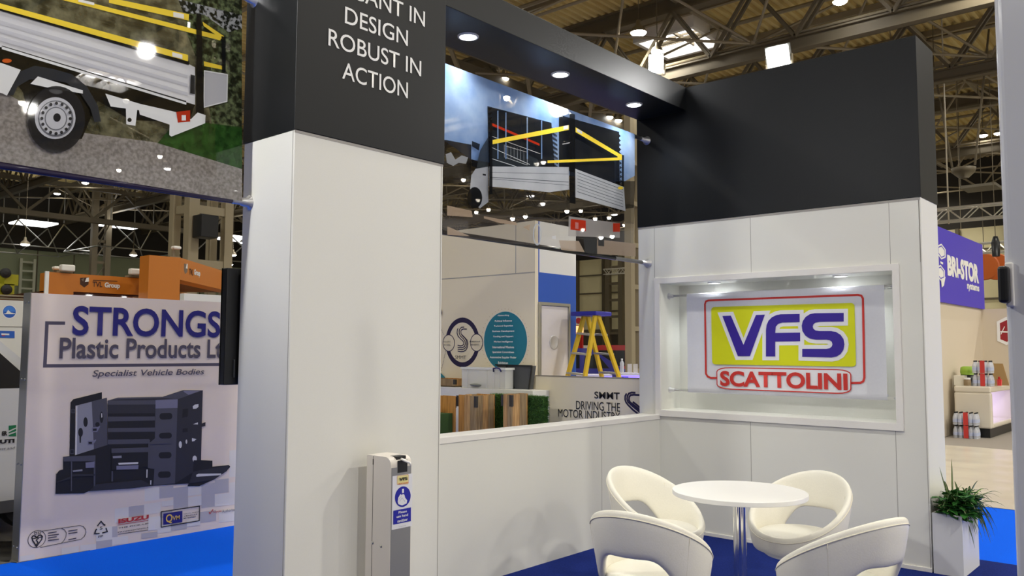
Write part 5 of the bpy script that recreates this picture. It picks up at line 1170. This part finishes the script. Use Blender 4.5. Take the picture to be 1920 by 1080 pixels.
y_ = on_counter(1814, 17.7); tj = thing('storage_jar', (17.7, y_, zc), 'squat jar with pale lid beside the carton', 'jar'); MB().lathe([(.06, 0), (.065, .02), (.065, .1), (.05, .12)], (17.7, y_, zc + .001), 16).build('body', mat('jar_brown', '#8d7a5a', .3), tj, smooth=True); MB().lathe([(.06, .12), (.06, .15), (.01, .152)], (17.7, y_, zc + .001), 16).build('lid', INK, tj)
y_ = on_counter(1815, 18.14); tj = thing('green_pot_bag', (18.14, y_, zc), 'bright green and black bag behind the carton', 'bag'); MB().lathe([(.13, 0), (.14, .1), (.12, .2)], (18.14, y_, zc + .001), 14).build('base', DARK, tj, smooth=True); MB().lathe([(.12, .2), (.13, .25), (.12, .34), (.08, .36)], (18.14, y_, zc + .001), 14).build('top', mat('lime_green', '#93b83a', .5), tj, smooth=True)
y_ = on_counter(1868, 18.4); tag(MB().prism([(18.4, y_ + .12, zc), (18.4, y_ - .22, zc), (18.52, y_ - .1, zc + .42), (18.52, y_ + .14, zc + .42)], (.03, 0, 0)).build('menu_board', mat('cork_board', '#a08050', .7)), 'brown board leaning at the back of the counter', 'board')
y_ = on_counter(1874, 18.2); tj = thing('red_cup', (18.2, y_, zc), 'small red cup on the counter before the brown board', 'cup'); MB().lathe([(.04, 0), (.05, .12), (.045, .12), (.03, .02)], (18.2, y_, zc + .001), 14).build('body', REDP, tj, smooth=True); MB().lathe([(.02, .12), (.02, .17)], (18.2, y_, zc + .001), 10).build('lid', REDP, tj)

# light trusses and hung things over the right stand
def box_truss(X, y0, y1, z, h, label, rod=.025):
    t = thing('light_truss', (X, (y0+y1)/2, z), label, 'truss')
    for dx in (0, h):
        for dz in (0, h): MB().tube([(X + dx, y0, z + dz), (X + dx, y1, z + dz)], rod, 8).build('chord', mat('truss_alu', '#d6d2c4', .35, .5), t)
    b = MB(); n = int((y1 - y0) / h)
    for k in range(n):
        ya_ = y0 + (y1-y0)*k/n; yb2 = y0 + (y1-y0)*(k+1)/n; s1, s2 = (0, h) if k % 2 else (h, 0)
        for dx in (0, h): b.tube([(X + dx, ya_, z + s1), (X + dx, yb2, z + s2)], rod*.6, 6, cap=False)
        b.tube([(X + (0 if k % 2 else h), ya_, z + h), (X + (h if k % 2 else 0), yb2, z + h)], rod*.6, 6, cap=False)
    b.build('lacing', MATS['truss_alu'], t)
    for y in (y0 + .5, y1 - .5): MB().tube([(X + h/2, y, z + h), (X + h/2, y, 11.03)], .01, 5).build('suspension_cable', ROD, t)
c = at_x(1820, 410, 24); box_truss(24, 2.8, 7.5, c.z, .34, 'white lighting truss hung above the violet fascia')
c = at_x(1850, 473, 29); box_truss(29, 2.5, 7.0, c.z, .3, 'second white lighting truss, lower and farther back')
c = at_x(1140, 514, 40); box_truss(40, 18, 27.8, c.z, .3, 'far lit truss hanging before the cream hall wall')
c = at_x(1190, 441, 26); box_truss(26, 14.8, 16.6, c.z, .34, 'short white truss end beside the black fascia edge')
for px, py, lab in ((1845, 500, 'left orange disc hung behind the lettered stand'), (1868, 500, 'right orange disc hung behind the lettered stand')):
    c = at_x(px, py, 31 if px < 1860 else 31.8); tt = thing('orange_disc', tuple(c), lab, 'hanging disc')
    MB().lathe([(.02, 0), (.42, .0), (.45, .05), (.42, .1), (.02, .1)], tuple(c), 28, axis='x').build('disc', mat('disc_orange', '#c8621c', .5), tt, auto=.6)
    MB().tube([c + V((.05, 0, .4)), V((c.x + .05, c.y, 11.08))], .012, 5).build('cable', RODD, tt)
c = at_x(1867, 462, 28); tt = thing('hung_projector', tuple(c), 'black projector cylinder hung under the second truss', 'projector')
MB().lathe([(.1, -.3), (.12, .1), (.06, .3)], tuple(c), 14).build('body', DARK, tt, smooth=True); MB().tube([c + V((0,0,.28)), V((c.x, c.y, 11.08))], .012, 5).build('cable', RODD, tt)
c = at_x(1807, 325, 27); tt = thing('ceiling_speaker', tuple(c), 'round grey fan unit hung under the roof at the right', 'roof unit')
MB().lathe([(.12, -.15), (.3, .02), (.33, .16), (.08, .2)], tuple(c), 18).build('body', RODD, tt, smooth=True)
for dx in (-1, 1): MB().bar(c + V((0, dx*.3, .2)), V((c.x, c.y + dx*.8, 10.99)), .05).build('hanger', RODD, tt)
c = at_x(1840, 352, 30); tt = thing('ceiling_heater', tuple(c), 'flat pale heater panel hung under the roof at the right', 'roof unit')
MB().box((c.x - .5, c.y - .5, c.z - .04), (c.x + .5, c.y + .5, c.z + .05)).build('panel', mat('heater_pale', '#6f695a', .5), tt)
for dx in (-.6, .6): MB().tube([(c.x, c.y + dx, c.z), (c.x, c.y + dx, 11.03)], .015, 5).build('cable', RODD, tt)
c0 = at_x(1779, 420, 24.2)
tag(MB().tube([(24.2, c0.y, c0.z), (24.2, c0.y, 11.03)], .02, 6).build('hanging_cable', mat('pale_cable', '#c9c0a8', .5)), 'single pale cable hanging straight down behind the black fascia edge', 'cable')

flush_texts()
